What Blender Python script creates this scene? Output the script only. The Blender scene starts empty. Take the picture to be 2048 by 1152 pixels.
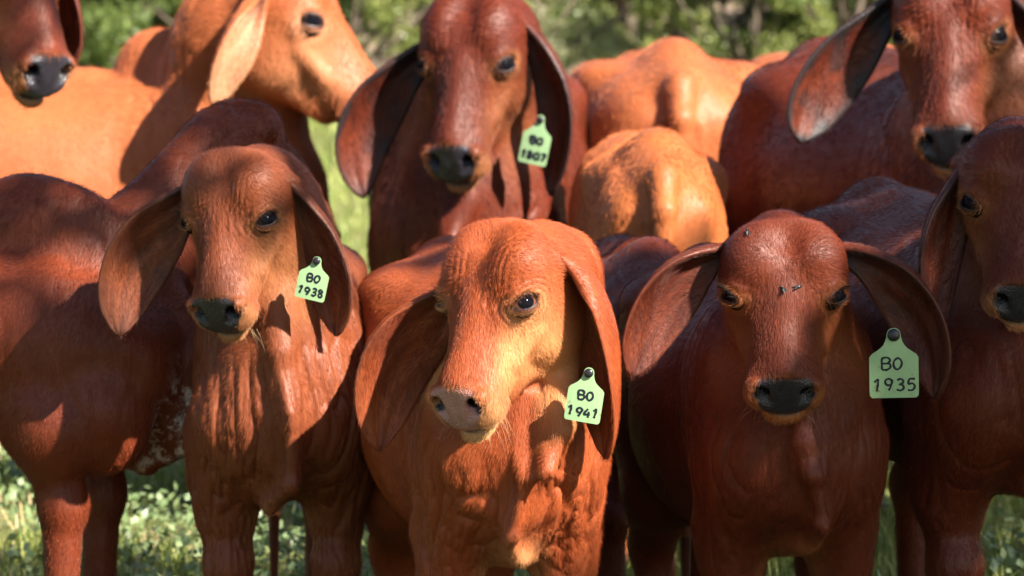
import bpy, math, random, time
import numpy as np
from mathutils import Vector, Matrix

T0 = time.time()
random.seed(7)
RNG = np.random.default_rng(11)
scene = bpy.context.scene
COL = scene.collection
QUALITY = globals().get('QUALITY', 1.0)

# ------------------------------------------------------------------ camera
CAM_H = 1.35
FPX = 8800.0                       # focal length in pixels of the 2048 px wide photograph
ALPHA = math.atan((576 - 100) / FPX)
cam_data = bpy.data.cameras.new('camera')
cam = bpy.data.objects.new('camera', cam_data)
COL.objects.link(cam)
cam.location = (0, 0, CAM_H)
cam.rotation_euler = (math.pi / 2 - ALPHA, 0, 0)
cam_data.sensor_width = 36
cam_data.lens = FPX / 2048 * 36
cam_data.clip_start = 0.1
cam_data.clip_end = 600
cam_data.dof.use_dof = True
cam_data.dof.focus_distance = 7.95
cam_data.dof.aperture_fstop = 7.0
scene.camera = cam

# ------------------------------------------------------------------ light
SUN_DIR = Vector((0.58, -0.54, 0.61)).normalized()       # towards the sun
SUN_EL = math.asin(SUN_DIR.z)
SUN_AZ = math.atan2(SUN_DIR.x, SUN_DIR.y)
world = bpy.data.worlds.new('World')
scene.world = world
world.use_nodes = True
wn = world.node_tree
wn.nodes.clear()
wo = wn.nodes.new('ShaderNodeOutputWorld')
wb = wn.nodes.new('ShaderNodeBackground')
ws = wn.nodes.new('ShaderNodeTexSky')
ws.sky_type = 'NISHITA'
ws.sun_disc = False
ws.sun_elevation = SUN_EL
ws.sun_rotation = SUN_AZ
ws.air_density = 1.0
ws.dust_density = 1.2
wb.inputs['Strength'].default_value = 0.05
wn.links.new(ws.outputs[0], wb.inputs[0])
wn.links.new(wb.outputs[0], wo.inputs[0])
sun_data = bpy.data.lights.new('sun', 'SUN')
sun_data.energy = 5.0
sun_data.angle = math.radians(0.53)
sun_data.color = (1.0, 0.93, 0.82)
sun = bpy.data.objects.new('sun', sun_data)
COL.objects.link(sun)
sun.rotation_euler = SUN_DIR.to_track_quat('Z', 'Y').to_euler()
sun.location = SUN_DIR * 60

scene.view_settings.view_transform = 'Standard'
scene.view_settings.look = 'None'
scene.view_settings.gamma = 1
scene.view_settings.use_curve_mapping = False
scene.view_settings.exposure = 1.9
scene.cycles.use_denoising = True
scene.cycles.max_bounces = 6
scene.cycles.transparent_max_bounces = 6


def W(px, py, d):
    """world point seen at a photograph pixel at distance d (used to survey the place)"""
    ca, sa = math.cos(ALPHA), math.sin(ALPHA)
    a, b = (px - 1024) / FPX, (576 - py) / FPX
    return np.array([d * a, d * (ca + b * sa), CAM_H + d * (-sa + b * ca)])


def ground_z(x, y):
    t = np.clip((np.asarray(y, float) - 15.0) / 22.0, 0, None)
    s = np.where(t < 1, t * t * (3 - 2 * t) * 0.95, 0.95 + (t - 1) * 1.3)
    return s


# ------------------------------------------------------------------ helpers
def tag(o, label=None, cat=None, group=None, kind=None):
    if label: o['label'] = label
    if cat: o['category'] = cat
    if group: o['group'] = group
    if kind: o['kind'] = kind
    return o


def empty(name, loc=(0, 0, 0), rz=0.0, parent=None):
    o = bpy.data.objects.new(name, None)
    COL.objects.link(o)
    o.location = loc
    o.rotation_euler = (0, 0, rz)
    o.empty_display_size = 0.1
    if parent: o.parent = parent
    return o


def np_mesh(name, V, F, mat=None, smooth=True, attrs=None):
    """mesh from numpy vertices and a list of face arrays (tris and quads)"""
    me = bpy.data.meshes.new(name)
    V = np.ascontiguousarray(V, dtype=np.float32)
    if not isinstance(F, (list, tuple)): F = [F]
    F = [np.asarray(f, np.int32) for f in F if len(f)]
    loops = np.concatenate([f.ravel() for f in F])
    tot = np.concatenate([np.full(len(f), f.shape[1], np.int32) for f in F])
    start = np.concatenate([[0], np.cumsum(tot)[:-1]]).astype(np.int32)
    me.vertices.add(len(V)); me.vertices.foreach_set('co', V.ravel())
    me.loops.add(len(loops)); me.loops.foreach_set('vertex_index', loops)
    me.polygons.add(len(tot)); me.polygons.foreach_set('loop_start', start)
    me.polygons.foreach_set('loop_total', tot)
    me.polygons.foreach_set('use_smooth', np.full(len(tot), smooth))
    if attrs:
        for k, a in attrs.items():
            a = np.asarray(a, np.float32)
            if a.ndim == 1:
                at = me.attributes.new(k, 'FLOAT', 'POINT'); at.data.foreach_set('value', a)
            elif a.shape[1] == 3:
                at = me.attributes.new(k, 'FLOAT_VECTOR', 'POINT'); at.data.foreach_set('vector', a.ravel())
            else:
                at = me.attributes.new(k, 'FLOAT_COLOR', 'POINT'); at.data.foreach_set('color', a.ravel())
    me.update(); me.validate()
    if mat: me.materials.append(mat)
    return me


def link(name, me, parent=None, loc=None):
    o = bpy.data.objects.new(name, me)
    COL.objects.link(o)
    if parent: o.parent = parent
    if loc is not None: o.location = loc
    return o


# ------------------------------------------------------------------ numpy noise
def _hash(ix, iy, iz, seed):
    h = (ix.astype(np.int64) * 374761393 + iy.astype(np.int64) * 668265263 +
         iz.astype(np.int64) * 2147483647 + seed * 1274126177) & 0xffffffff
    h = ((h ^ (h >> 13)) * 1274126177) & 0xffffffff
    h = h ^ (h >> 16)
    return (h & 0xffff).astype(np.float32) / 32767.5 - 1.0


def vnoise(P, seed=0):
    P = np.asarray(P, np.float32)
    i = np.floor(P).astype(np.int64)
    f = P - i
    f = f * f * f * (f * (f * 6 - 15) + 10)
    r = 0
    for dx in (0, 1):
        wx = f[:, 0] if dx else 1 - f[:, 0]
        for dy in (0, 1):
            wy = f[:, 1] if dy else 1 - f[:, 1]
            for dz in (0, 1):
                wz = f[:, 2] if dz else 1 - f[:, 2]
                r = r + wx * wy * wz * _hash(i[:, 0] + dx, i[:, 1] + dy, i[:, 2] + dz, seed)
    return r


def sstep(a, b, x):
    t = np.clip((x - a) / (b - a), 0, 1)
    return t * t * (3 - 2 * t)


# ------------------------------------------------------------------ distance fields
def smin(a, b, k):
    if k <= 0: return np.minimum(a, b)
    h = np.clip(0.5 + 0.5 * (b - a) / k, 0, 1)
    return b * (1 - h) + a * h - k * h * (1 - h)


def smax(a, b, k):
    return -smin(-a, -b, k)


def ell(P, c, r):
    q = P - np.asarray(c, np.float32)
    r = np.asarray(r, np.float32)
    a = q / r; b = a / r
    k0 = np.sqrt(np.einsum('ij,ij->i', a, a)) + 1e-6
    k1 = np.sqrt(np.einsum('ij,ij->i', b, b)) + 1e-6
    return k0 * (k0 - 1) / k1


def cap(P, a, b, ra, rb, lat=None, sq=1.0):
    a = np.asarray(a, np.float32); b = np.asarray(b, np.float32)
    q = P - a
    ba = b - a
    h = np.clip((q @ ba) / (ba @ ba + 1e-9), 0, 1)
    v = q - h[:, None] * ba
    if lat is not None:
        lat = np.asarray(lat, np.float32)
        v = v + lat * ((v @ lat) * (1 / sq - 1))[:, None]
        return (np.sqrt(np.einsum('ij,ij->i', v, v)) - (ra + (rb - ra) * h)) * (sq if sq < 1 else 1)
    return np.sqrt(np.einsum('ij,ij->i', v, v)) - (ra + (rb - ra) * h)


def catmull(xs, ys, n=200):
    xs = np.asarray(xs, float); ys = np.asarray(ys, float)
    m = np.gradient(ys, xs)
    X = np.linspace(xs[0], xs[-1], n)
    i = np.clip(np.searchsorted(xs, X) - 1, 0, len(xs) - 2)
    h = xs[i + 1] - xs[i]
    t = (X - xs[i]) / h
    Y = ((2 * t**3 - 3 * t**2 + 1) * ys[i] + (t**3 - 2 * t**2 + t) * h * m[i] +
         (-2 * t**3 + 3 * t**2) * ys[i + 1] + (t**3 - t**2) * h * m[i + 1])
    return X, Y


class Loft:
    def __init__(self, st, nt, nb):
        st = np.asarray(st, float)
        self.x0, self.x1 = st[0, 0], st[-1, 0]
        self.tab = [catmull(st[:, 0], st[:, j]) for j in range(1, 5)]
        self.nt, self.nb = nt, nb

    def __call__(self, P):
        x = np.clip(P[:, 0], self.x0, self.x1)
        zt, zb, w, zm = [np.interp(x, X, Y) for X, Y in self.tab]
        up = P[:, 2] > zm
        h = np.where(up, np.maximum(zt - zm, .004), np.maximum(zm - zb, .004))
        w = np.maximum(w, .004)
        n = np.where(up, self.nt, self.nb)
        a = np.abs(P[:, 1]) / w + 1e-5
        b = np.abs(P[:, 2] - zm) / h + 1e-5
        g = (a**n + b**n) ** (1 / n)
        gr = g ** (1 - n) * np.sqrt((a ** (n - 1) / w) ** 2 + (b ** (n - 1) / h) ** 2)
        gr = np.maximum(gr, 1 / np.maximum(w, h))
        d = (g - 1) / gr
        ex = P[:, 0] - x
        return np.where(ex != 0, np.sqrt(np.maximum(d, 0) ** 2 + ex * ex), d)


def tri(P, a, b, c):
    a, b, c = [np.asarray(v, np.float32) for v in (a, b, c)]
    ba, cb, ac = b - a, c - b, a - c
    n = np.cross(ba, ac)
    pa, pb, pc = P - a, P - b, P - c
    s = (np.sign(pa @ np.cross(ba, n)) + np.sign(pb @ np.cross(cb, n)) + np.sign(pc @ np.cross(ac, n)))

    def sg(e, p):
        t = np.clip((p @ e) / (e @ e + 1e-12), 0, 1)
        v = e * t[:, None] - p
        return np.einsum('ij,ij->i', v, v)
    e = np.minimum(np.minimum(sg(ba, pa), sg(cb, pb)), sg(ac, pc))
    f = (pa @ n) ** 2 / (n @ n + 1e-12)
    return np.sqrt(np.where(s < 2, e, f))


class Field:
    def __init__(self):
        self.pr = []

    def add(self, fn, c, r, k=0.03, sub=False):
        self.pr.append((fn, np.asarray(c, np.float32), float(r), k, sub))

    def ball(self, c, r, k=.03, sub=False):
        self.add(lambda P: ell(P, c, r), c, max(r), k, sub)

    def cap(self, a, b, ra, rb, k=.03, lat=None, sq=1.0, sub=False):
        a = np.asarray(a, float); b = np.asarray(b, float)
        self.add(lambda P: cap(P, a, b, ra, rb, lat, sq), (a + b) / 2,
                 np.linalg.norm(b - a) / 2 + max(ra, rb) * max(1, sq), k, sub)

    def chain(self, pts, rs, k=.03, lat=None, sq=1.0):
        for i in range(len(pts) - 1):
            self.cap(pts[i], pts[i + 1], rs[i], rs[i + 1], k, lat, sq)

    def eval(self, P, centre=None, crad=0.0):
        """P (n,3) or (blocks, m, 3) with block centres for culling"""
        shp = P.shape[:-1]
        d = np.full(shp, 1.0, np.float32)
        ref = P if centre is None else centre
        for fn, c, r, k, sub in self.pr:
            q = ref - c
            m = np.einsum('...j,...j->...', q, q) < (r + k + .06 + crad) ** 2
            if not m.any(): continue
            Q = P[m].reshape(-1, 3)
            v = fn(Q).astype(np.float32).reshape(d[m].shape)
            d[m] = smax(d[m], -v, k) if sub else smin(d[m], v, k)
        return d


def polygonise(field, lo, hi, vox):
    lo = np.asarray(lo, np.float32)
    B = 8
    nb = np.ceil((np.asarray(hi) - lo) / (vox * B)).astype(int) + 1
    bi = np.stack(np.meshgrid(*[np.arange(n) for n in nb], indexing='ij'), -1).reshape(-1, 3)
    cen = lo + (bi + .5).astype(np.float32) * (vox * B)
    dc = field.eval(cen)
    near = np.abs(dc) < vox * B * 1.5 + .012
    D = np.ones(nb * B, np.float32)
    for b in bi[(~near) & (dc < 0)]:
        D[b[0]*B:(b[0]+1)*B, b[1]*B:(b[1]+1)*B, b[2]*B:(b[2]+1)*B] = -1
    sel = bi[near]
    off = np.stack(np.meshgrid(*[np.arange(B)] * 3, indexing='ij'), -1).reshape(-1, 3).astype(np.float32) * vox
    for s in range(0, len(sel), 1500):
        bb = sel[s:s + 1500]
        org = lo + bb.astype(np.float32) * (vox * B)
        P = org[:, None, :] + off[None]
        v = field.eval(P, org + vox * B / 2, vox * B * .87).reshape(-1, B, B, B)
        for i, b in enumerate(bb):
            D[b[0]*B:(b[0]+1)*B, b[1]*B:(b[1]+1)*B, b[2]*B:(b[2]+1)*B] = v[i]
    S = D < 0
    n = np.array(D.shape) - 1
    cnt = np.zeros(n, np.uint8)
    for a in (0, 1):
        for b in (0, 1):
            for c in (0, 1):
                cnt += S[a:a+n[0], b:b+n[1], c:c+n[2]]
    act = np.argwhere((cnt > 0) & (cnt < 8))
    del cnt
    corner = np.array([[a, b, c] for a in (0, 1) for b in (0, 1) for c in (0, 1)])
    vals = np.stack([D[tuple((act + c).T)] for c in corner], 1)
    acc = np.zeros((len(act), 3), np.float32); num = np.zeros(len(act), np.float32)
    for i in range(8):
        for j in range(i + 1, 8):
            if abs(corner[i] - corner[j]).sum() != 1: continue
            va, vb = vals[:, i], vals[:, j]
            m = (va < 0) != (vb < 0)
            t = np.clip(va / np.where(m, va - vb, 1), 0, 1)
            p = corner[i] + (corner[j] - corner[i]) * t[:, None]
            acc += p * m[:, None]; num += m
    V = lo + (act + acc / num[:, None]) * vox
    ind = np.full(n, -1, np.int32)
    ind[tuple(act.T)] = np.arange(len(act))
    faces = []
    for ax in range(3):
        u, v = (ax + 1) % 3, (ax + 2) % 3
        sl0 = [slice(None)] * 3; sl1 = [slice(None)] * 3
        sl0[ax] = slice(0, -1); sl1[ax] = slice(1, None)
        A, Bq = S[tuple(sl0)], S[tuple(sl1)]
        e = np.argwhere(A != Bq)
        e = e[(e[:, u] > 0) & (e[:, v] > 0) & (e[:, u] < n[u]) & (e[:, v] < n[v])]
        fl = A[tuple(e.T)]
        du = np.zeros(3, int); du[u] = 1
        dv = np.zeros(3, int); dv[v] = 1
        q = np.stack([ind[tuple((e - du - dv).T)], ind[tuple((e - dv).T)], ind[tuple(e.T)], ind[tuple((e - du).T)]], 1)
        q = np.where(fl[:, None], q, q[:, ::-1])
        faces.append(q[(q >= 0).all(1)])
    F = np.concatenate(faces)
    V = V.astype(np.float32)
    fn = np.cross(V[F[:, 2]] - V[F[:, 0]], V[F[:, 3]] - V[F[:, 1]])
    N = np.zeros_like(V)
    for a in range(3):
        N[:, a] = np.bincount(F.ravel(), np.repeat(fn[:, a], 4), len(V))
    N /= np.linalg.norm(N, axis=1)[:, None] + 1e-9
    return V, F, N


# ------------------------------------------------------------------ cattle: head (unit calf head, poll at x=0, lips at x=.40)
HEAD = Loft([
    (-.012, -.035, -.095, .045, -.06), (.004, .012, -.120, .074, -.045), (.03, .040, -.148, .096, -.032),
    (.065, .056, -.170, .109, -.022), (.105, .056, -.182, .113, -.024), (.15, .044, -.186, .105, -.032),
    (.19, .030, -.176, .088, -.048), (.23, .018, -.154, .072, -.058), (.27, .009, -.130, .068, -.060),
    (.305, .003, -.114, .066, -.058), (.335, -.004, -.103, .066, -.056), (.36, -.016, -.100, .063, -.062),
    (.38, -.034, -.095, .052, -.068), (.393, -.052, -.090, .038, -.072), (.400, -.066, -.080, .02, -.074)], 2.25, 1.9)
EYE = np.array([.157, .0800, -.006]); EYE_R = .0280
EYE_N = np.array([.10, .81, .58]); EYE_N /= np.linalg.norm(EYE_N)          # optical axis (left eye)
_ph = math.radians(48)
EYE_U = np.array([math.cos(_ph), 0, math.sin(_ph)]); EYE_U -= EYE_N * (EYE_U @ EYE_N); EYE_U /= np.linalg.norm(EYE_U)   # towards the inner corner
EYE_W = np.cross(EYE_N, EYE_U)
if EYE_W[0] > 0: EYE_W = -EYE_W                                               # towards the brow
PAD_C = np.array([.374, 0, -.036]); PAD_N = np.array([.79, 0, .61]); PAD_U = np.array([-.61, 0, .79])


def head_field(P0):
    P = P0.copy()
    sgn = np.sign(P[:, 1])
    P[:, 1] = np.abs(P[:, 1])                       # mirror
    d = HEAD(P)
    d = smin(d, ell(P, (.076, .052, .018), (.074, .050, .050)), .022)      # frontal bosses
    d = smin(d, ell(P, (.024, .0, .010), (.038, .060, .044)), .03)        # poll
    d = smin(d, ell(P, (.150, .080, -.012), (.042, .026, .036)), .022)    # orbit
    d = smin(d, cap(P, (.112, .080, .018), (.164, .083, .016), .012, .010), .018)
    d = smin(d, ell(P, (.135, .067, -.115), (.082, .036, .066)), .025)     # cheek
    d = smin(d, cap(P, (.185, .082, -.055), (.255, .066, -.062), .012, .008), .022)
    d = smin(d, cap(P, (.10, .045, -.158), (.30, .02, -.118), .026, .020), .03)
    d = smax(d, -cap(P, (-.02, 0, .078), (.15, 0, .074), .026, .014), .028) # groove on the forehead
    d = smax(d, -cap(P, (.20, .118, .010), (.29, .092, -.004), .040, .028), .03)
    d = smin(d, ell(P, (.350, .028, -.058), (.036, .036, .040)), .016)    # muzzle
    d = smin(d, ell(P, (.350, .044, -.072), (.034, .022, .026)), .014)    # upper lip
    d = smin(d, cap(P, (.362, .040, -.082), (.335, .052, -.088), .014, .012), .012)
    d = smin(d, cap(P, (.10, .0, .026), (.33, .0, -.012), .022, .022), .03)
    # nose pad, a rounded plate on the slanted front
    q = P - PAD_C.astype(np.float32)
    a, b, c = q[:, 1], q @ PAD_U, q @ PAD_N
    wpad = .050 + .14 * np.clip(b, -.035, .03)
    pad = smax((np.abs(a) ** 3 / wpad ** 3 + np.abs(b) ** 3 / .041 ** 3) ** (1 / 3) * .044 - .044, np.abs(c + .012) - .015, .012)
    d = smin(d, pad, .012)
    d = smin(d, ell(P, (.354, .053, -.036), (.020, .013, .024)), .010)    # nostril wing
    no = np.minimum(cap(P, (.391, .028, -.042), (.376, .045, -.026), .009, .0135),
                    cap(P, (.376, .045, -.026), (.354, .058, -.037), .0135, .006))
    no = smin(no, cap(P, (.380, .041, -.030), (.340, .030, -.036), .013, .011), .008)
    d = smax(d, -no, .006)
    d = smin(d, ell(P, (.370, 0, -.106), (.038, .036, .017)), .010)       # chin
    mo = np.minimum(cap(P, (.404, 0, -.085), (.372, .052, -.091), .004, .004),
                    cap(P, (.372, .052, -.091), (.305, .066, -.098), .004, .003))
    d = smax(d, -mo, .007)
    d = smin(d, cap(P, (.040, .080, -.022), (.046, .104, -.040), .026, .018), .022)   # root of the ear
    qe = P - EYE.astype(np.float32)
    qe = np.stack([qe @ EYE_U, qe @ EYE_N - .026, qe @ EYE_W], 1).astype(np.float32)
    d = smax(d, -ell(qe, (0, 0, 0), (.030, .020, .0170)), .004)                        # eye opening
    return d


def head_masks(H):
    """nose, pale, dark line (with painted nostril shade) masks from head coordinates"""
    y = np.abs(H[:, 1])
    q = H - PAD_C
    a, b, c = y, q @ PAD_U, q @ PAD_N
    wp = .0505 + .15 * np.clip(b, -.04, .03)
    e = (np.abs(a / wp) ** 3 + np.abs(b / .0450) ** 3) ** (1 / 3)
    e = np.where(b < 0, np.minimum(e, np.maximum(a / (.040 + 0 * a), np.abs(b) / .060)), e)
    nose = (1 - sstep(.94, 1.06, e)) * (c > -.028) * (H[:, 0] > .33)
    mouth = np.minimum(np.abs(H[:, 2] + .088 + (.40 - H[:, 0]) * .1) / .004, 4)
    mouth = (1 - sstep(.6, 1.8, mouth)) * (H[:, 0] > .31) * (H[:, 0] < .405) * .85
    inn = ell(H.astype(np.float32) * np.array([1, 1, 1], np.float32) * np.array([1, 0, 1]) + np.array([0, 1, 0]) * y[:, None],
              (.365, .034, -.027), (.028, .018, .018))
    nd = np.minimum(np.linalg.norm(np.stack([H[:, 0], y, H[:, 2]], 1) - np.array([.374, .043, -.030]), axis=1), np.linalg.norm(np.stack([H[:, 0], y, H[:, 2]], 1) - np.array([.356, .036, -.033]), axis=1))
    mouth = np.maximum(mouth, 1 - sstep(.014, .019, nd))  # nostril interior: its shade painted in as dark colour
    pale = (1 - sstep(.006, .036, np.linalg.norm((H - np.array([.362, 0, -.066])) * np.array([1.35, .72, .78]), axis=1) - .030))
    pale = np.maximum(pale, 1 - sstep(.0, .010, ell(H.astype(np.float32), (.368, 0, -.104), (.040, .040, .019))))
    de = np.linalg.norm((np.stack([H[:, 0], y, H[:, 2]], 1) - EYE) * np.array([.85, .5, 1.0]), axis=1)
    ring = 1 - sstep(.016, .044, de)
    side = np.exp(-(((H[:, 0] - .235) / .085) ** 2)) * sstep(.03, .07, y) * sstep(.02, -.05, H[:, 2]) * .45
    return nose, np.maximum(pale * .8, ring * .5), mouth, side


# ------------------------------------------------------------------ cattle: body
TORSO_ST = np.array([
    (-1.00, .86, .74, .05, .80), (-.97, .91, .66, .11, .80), (-.90, .955, .55, .165, .78), (-.78, .985, .47, .20, .77),
    (-.62, .985, .44, .218, .73), (-.45, .965, .425, .24, .67), (-.28, .955, .425, .232, .66), (-.12, .975, .43, .200, .67),
    (.02, .975, .44, .178, .69), (.12, .94, .46, .168, .69), (.20, .88, .50, .14, .69), (.255, .81, .55, .085, .69),
    (.28, .76, .62, .03, .69)])


def bez(p, n):
    t = np.linspace(0, 1, n)[:, None]
    p = [np.asarray(v, float) for v in p]
    return (1-t)**3 * p[0] + 3*(1-t)**2*t * p[1] + 3*(1-t)*t*t * p[2] + t**3 * p[3]


def head_frame(yaw, pitch, roll=0):
    """columns: along the face, animal's left, dorsal (world)"""
    y, p = math.radians(yaw), math.radians(pitch)
    X = np.array([-math.sin(y) * math.cos(p), -math.cos(y) * math.cos(p), -math.sin(p)])
    Z = np.array([-math.sin(y) * math.sin(p), -math.cos(y) * math.sin(p), math.cos(p)])
    Y = np.cross(Z, X)
    if roll:
        r = math.radians(roll)
        Y, Z = Y * math.cos(r) + Z * math.sin(r), Z * math.cos(r) - Y * math.sin(r)
    return np.stack([X, Y, Z], 1)


def ear_mesh(pts, face, wmax, curl, th=.0045, n=36, m=22, seed=0, twist=0.0, asym=0.0):
    """leaf-shaped hanging ear, concave on the face side; returns V, F, inner mask, edge mask"""
    C = bez(pts, n)
    T = np.gradient(C, axis=0); T /= np.linalg.norm(T, axis=1)[:, None]
    t = np.linspace(0, 1, n)
    prof = np.interp(t, [0, .08, .2, .4, .58, .75, .88, .95, .985, 1], [.28, .38, .64, .94, 1.0, .88, .66, .43, .24, .04])
    prof = np.convolve(np.pad(prof, 2, 'edge'), np.ones(5) / 5, 'valid'); prof[-1] = .05
    kap = curl * np.interp(t, [0, .15, .4, .8, 1], [1.9, 1.5, 1.0, .65, .4])
    Fv = np.asarray(face, float)
    V_in, V_out, inn, edge = [], [], [], []
    s = np.linspace(-1, 1, m)
    for i in range(n):
        f = Fv - T[i] * (Fv @ T[i]); f /= np.linalg.norm(f)
        w = np.cross(T[i], f)
        a = twist * t[i]
        f, w = f * math.cos(a) + w * math.sin(a), w * math.cos(a) - f * math.sin(a)
        wi = wmax * prof[i]
        k = kap[i]
        ss = s * k
        wav = 0.05 * wi * np.sin(s * 4.5 + t[i] * 7 + seed) * t[i]
        P = (C[i] + np.outer(wi * (np.sin(ss) / k + asym * (1 - s * s) * 0), w)
             + np.outer(wi * (1 - np.cos(ss)) / k * (1 + asym * s) + wav, f))
        nrm = np.outer(-np.sin(ss), w) + np.outer(np.cos(ss), f)
        thk = th * (0.35 + .65 * np.sqrt(np.maximum(0, 1 - s ** 4))) * (1 + 1.4 * (1 - t[i]) ** 2)
        # veins and folds on the inside
        rel = 0.0016 * np.sin(s * 9 + 3 * np.sin(t[i] * 5 + seed)) * (1 - s * s)
        V_in.append(P + nrm * (thk + rel)[:, None]); V_out.append(P - nrm * thk[:, None])
        e = np.maximum(np.abs(s) ** 4, sstep(.9, 1.0, t[i]) * np.ones(m))
        edge.append(e); inn.append(np.ones(m))
    V = np.concatenate([np.concatenate(V_in), np.concatenate(V_out)])
    inner = np.concatenate([np.ones(n * m), np.zeros(n * m)])
    edge = np.concatenate([np.concatenate(edge)] * 2)
    idx = np.arange(n * m).reshape(n, m)
    q = np.stack([idx[:-1, :-1], idx[:-1, 1:], idx[1:, 1:], idx[1:, :-1]], -1).reshape(-1, 4)
    F = [q, q[:, ::-1] + n * m]
    o = n * m
    for e in (idx[:, 0], idx[:, -1][::-1], idx[-1, :], idx[0, ::-1]):
        F.append(np.stack([e[:-1], e[1:], e[1:] + o, e[:-1] + o], 1))
    return V, np.concatenate(F), inner, edge, C, T, np.tile(np.tile(t[:, None], (1, m)).ravel(), 2)


def eyelids(side, n=40, m=9):
    """ring of skin round the eyeball with an almond opening (head coordinates)"""
    V = []
    ph = np.linspace(0, 2 * np.pi, n, endpoint=False)
    for j in range(m):
        r = j / (m - 1)
        for p in ph:
            # opening half axes as angles on the eyeball
            cx, sz = math.cos(p), math.sin(p)
            ax = .92; az = .46 if sz > 0 else .42
            ox = ax * cx * (abs(cx) ** .15); oz = az * sz * (1 - .25 * abs(cx) ** 3)
            gx = ox * (1 + .95 * r); gz = oz + (1.15 * sz - oz) * r
            R = EYE_R * (1.03 + .09 * math.sin(min(1, r * 3.2) * math.pi * .5) - .42 * max(0, r - .30))
            if sz > 0 and r < .3: R *= 1.03
            u = math.sin(gx) * math.cos(gz); w = math.sin(gz); v = math.sqrt(max(0, 1 - u * u - w * w))
            p3 = EYE + EYE_U * (R * u) + EYE_N * (R * v) + EYE_W * (R * w)
            V.append((p3[0], side * p3[1], p3[2]))
    V = np.array(V)
    F = []
    for j in range(m - 1):
        for i in range(n):
            a, b = j * n + i, j * n + (i + 1) % n
            q = (a, b, b + n, a + n)
            F.append(q if side > 0 else q[::-1])
    rim = np.repeat(np.clip(1.35 - np.arange(m) * .38, 0, 1), n)
    return V, np.array(F), rim


STROKES = {
    'B': [[(0, 0), (0, 1), (.5, .95), (.6, .75), (.45, .56), (0, .52)], [(.45, .55), (.68, .4), (.66, .15), (.45, 0), (0, 0)]],
    'O': [[(.35, 1), (.08, .8), (0, .5), (.08, .2), (.35, 0), (.6, .2), (.7, .5), (.6, .8), (.35, 1)]],
    '0': [[(.33, 1), (.08, .85), (0, .5), (.08, .15), (.33, 0), (.57, .15), (.65, .5), (.57, .85), (.33, 1)]],
    '1': [[(.05, .78), (.3, 1), (.25, 0)]],
    '9': [[(.6, .85), (.3, 1), (.02, .8), (.1, .52), (.4, .45), (.6, .65), (.62, .9), (.5, .4), (.3, 0)]],
    '4': [[(.4, 1), (0, .35), (.68, .38)], [(.52, .7), (.48, 0)]],
    '3': [[(.05, .9), (.35, 1), (.58, .82), (.42, .56), (.2, .53), (.5, .48), (.62, .25), (.4, .02), (.02, .1)]],
    '8': [[(.5, .9), (.25, 1), (.06, .8), (.28, .55), (.55, .3), (.4, .02), (.1, .08), (.06, .3), (.35, .56), (.55, .78), (.5, .9)]],
    '5': [[(.6, 1), (.12, .97), (.08, .58), (.4, .62), (.6, .38), (.45, .06), (.02, .05)]],
    '7': [[(0, .95), (.6, 1), (.22, 0)]],
}


def lettering(lines, mat, size, bold, seed):
    """hand drawn strokes as thin flat ribbons in the tag plane (x right, z up), slightly proud (y)"""
    rr = random.Random(seed)
    V, F = [], []
    for text, cx, base, h in lines:
        adv = h * .95
        tot = adv * (len(text) - 1) + h * .6
        x = cx - tot / 2
        for ch in text:
            jy = rr.uniform(-.04, .04) * h
            sl = rr.uniform(-.05, .12)
            for st in STROKES.get(ch, []):
                p = np.array(st, float)
                # resample smooth
                d = np.r_[0, np.cumsum(np.linalg.norm(np.diff(p, axis=0), axis=1))]
                X, px = catmull(d, p[:, 0], 26); _, pz = catmull(d, p[:, 1], 26)
                q = np.stack([x + (px + sl * pz) * h, base + jy + pz * h], 1)
                t = np.gradient(q, axis=0); t /= np.linalg.norm(t, axis=1)[:, None] + 1e-9
                nrm = np.stack([-t[:, 1], t[:, 0]], 1)
                b0 = len(V)
                for k in range(len(q)):
                    wd = bold * (1 + .15 * math.sin(k * .7 + seed))
                    for sgn in (-1, 1):
                        V.append((q[k, 0] + sgn * nrm[k, 0] * wd, 0, q[k, 1] + sgn * nrm[k, 1] * wd))
                for k in range(len(q) - 1):
                    a = b0 + 2 * k
                    F.append((a, a + 1, a + 3, a + 2))
            x += adv
    return np_mesh('lettering', np.array(V), np.array(F), mat, smooth=False)


# ------------------------------------------------------------------ materials
def nodes_of(name):
    m = bpy.data.materials.new(name)
    m.use_nodes = True
    nt = m.node_tree
    nt.nodes.clear()
    out = nt.nodes.new('ShaderNodeOutputMaterial')
    b = nt.nodes.new('ShaderNodeBsdfPrincipled')
    nt.links.new(b.outputs[0], out.inputs[0])
    return m, nt, b, out


def N(nt, typ, **kw):
    n = nt.nodes.new(typ)
    for k, v in kw.items():
        if k in n.inputs.keys() if isinstance(k, str) else False:
            n.inputs[k].default_value = v
        else:
            setattr(n, k, v)
    return n


def mixc(nt, fac, a, b, blend='MIX'):
    n = nt.nodes.new('ShaderNodeMix')
    n.data_type = 'RGBA'; n.blend_type = blend
    for sock, v in ((n.inputs[0], fac), (n.inputs[6], a), (n.inputs[7], b)):
        if hasattr(v, 'links') or isinstance(v, bpy.types.NodeSocket): nt.links.new(v, sock)
        elif isinstance(v, (int, float)): sock.default_value = v
        else: sock.default_value = (*v, 1)
    return n.outputs[2]


def mathn(nt, op, a, b=None, clamp=False):
    n = nt.nodes.new('ShaderNodeMath'); n.operation = op; n.use_clamp = clamp
    for sock, v in ((n.inputs[0], a), (n.inputs[1], b)):
        if v is None: continue
        if isinstance(v, bpy.types.NodeSocket): nt.links.new(v, sock)
        else: sock.default_value = v
    return n.outputs[0]


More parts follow.
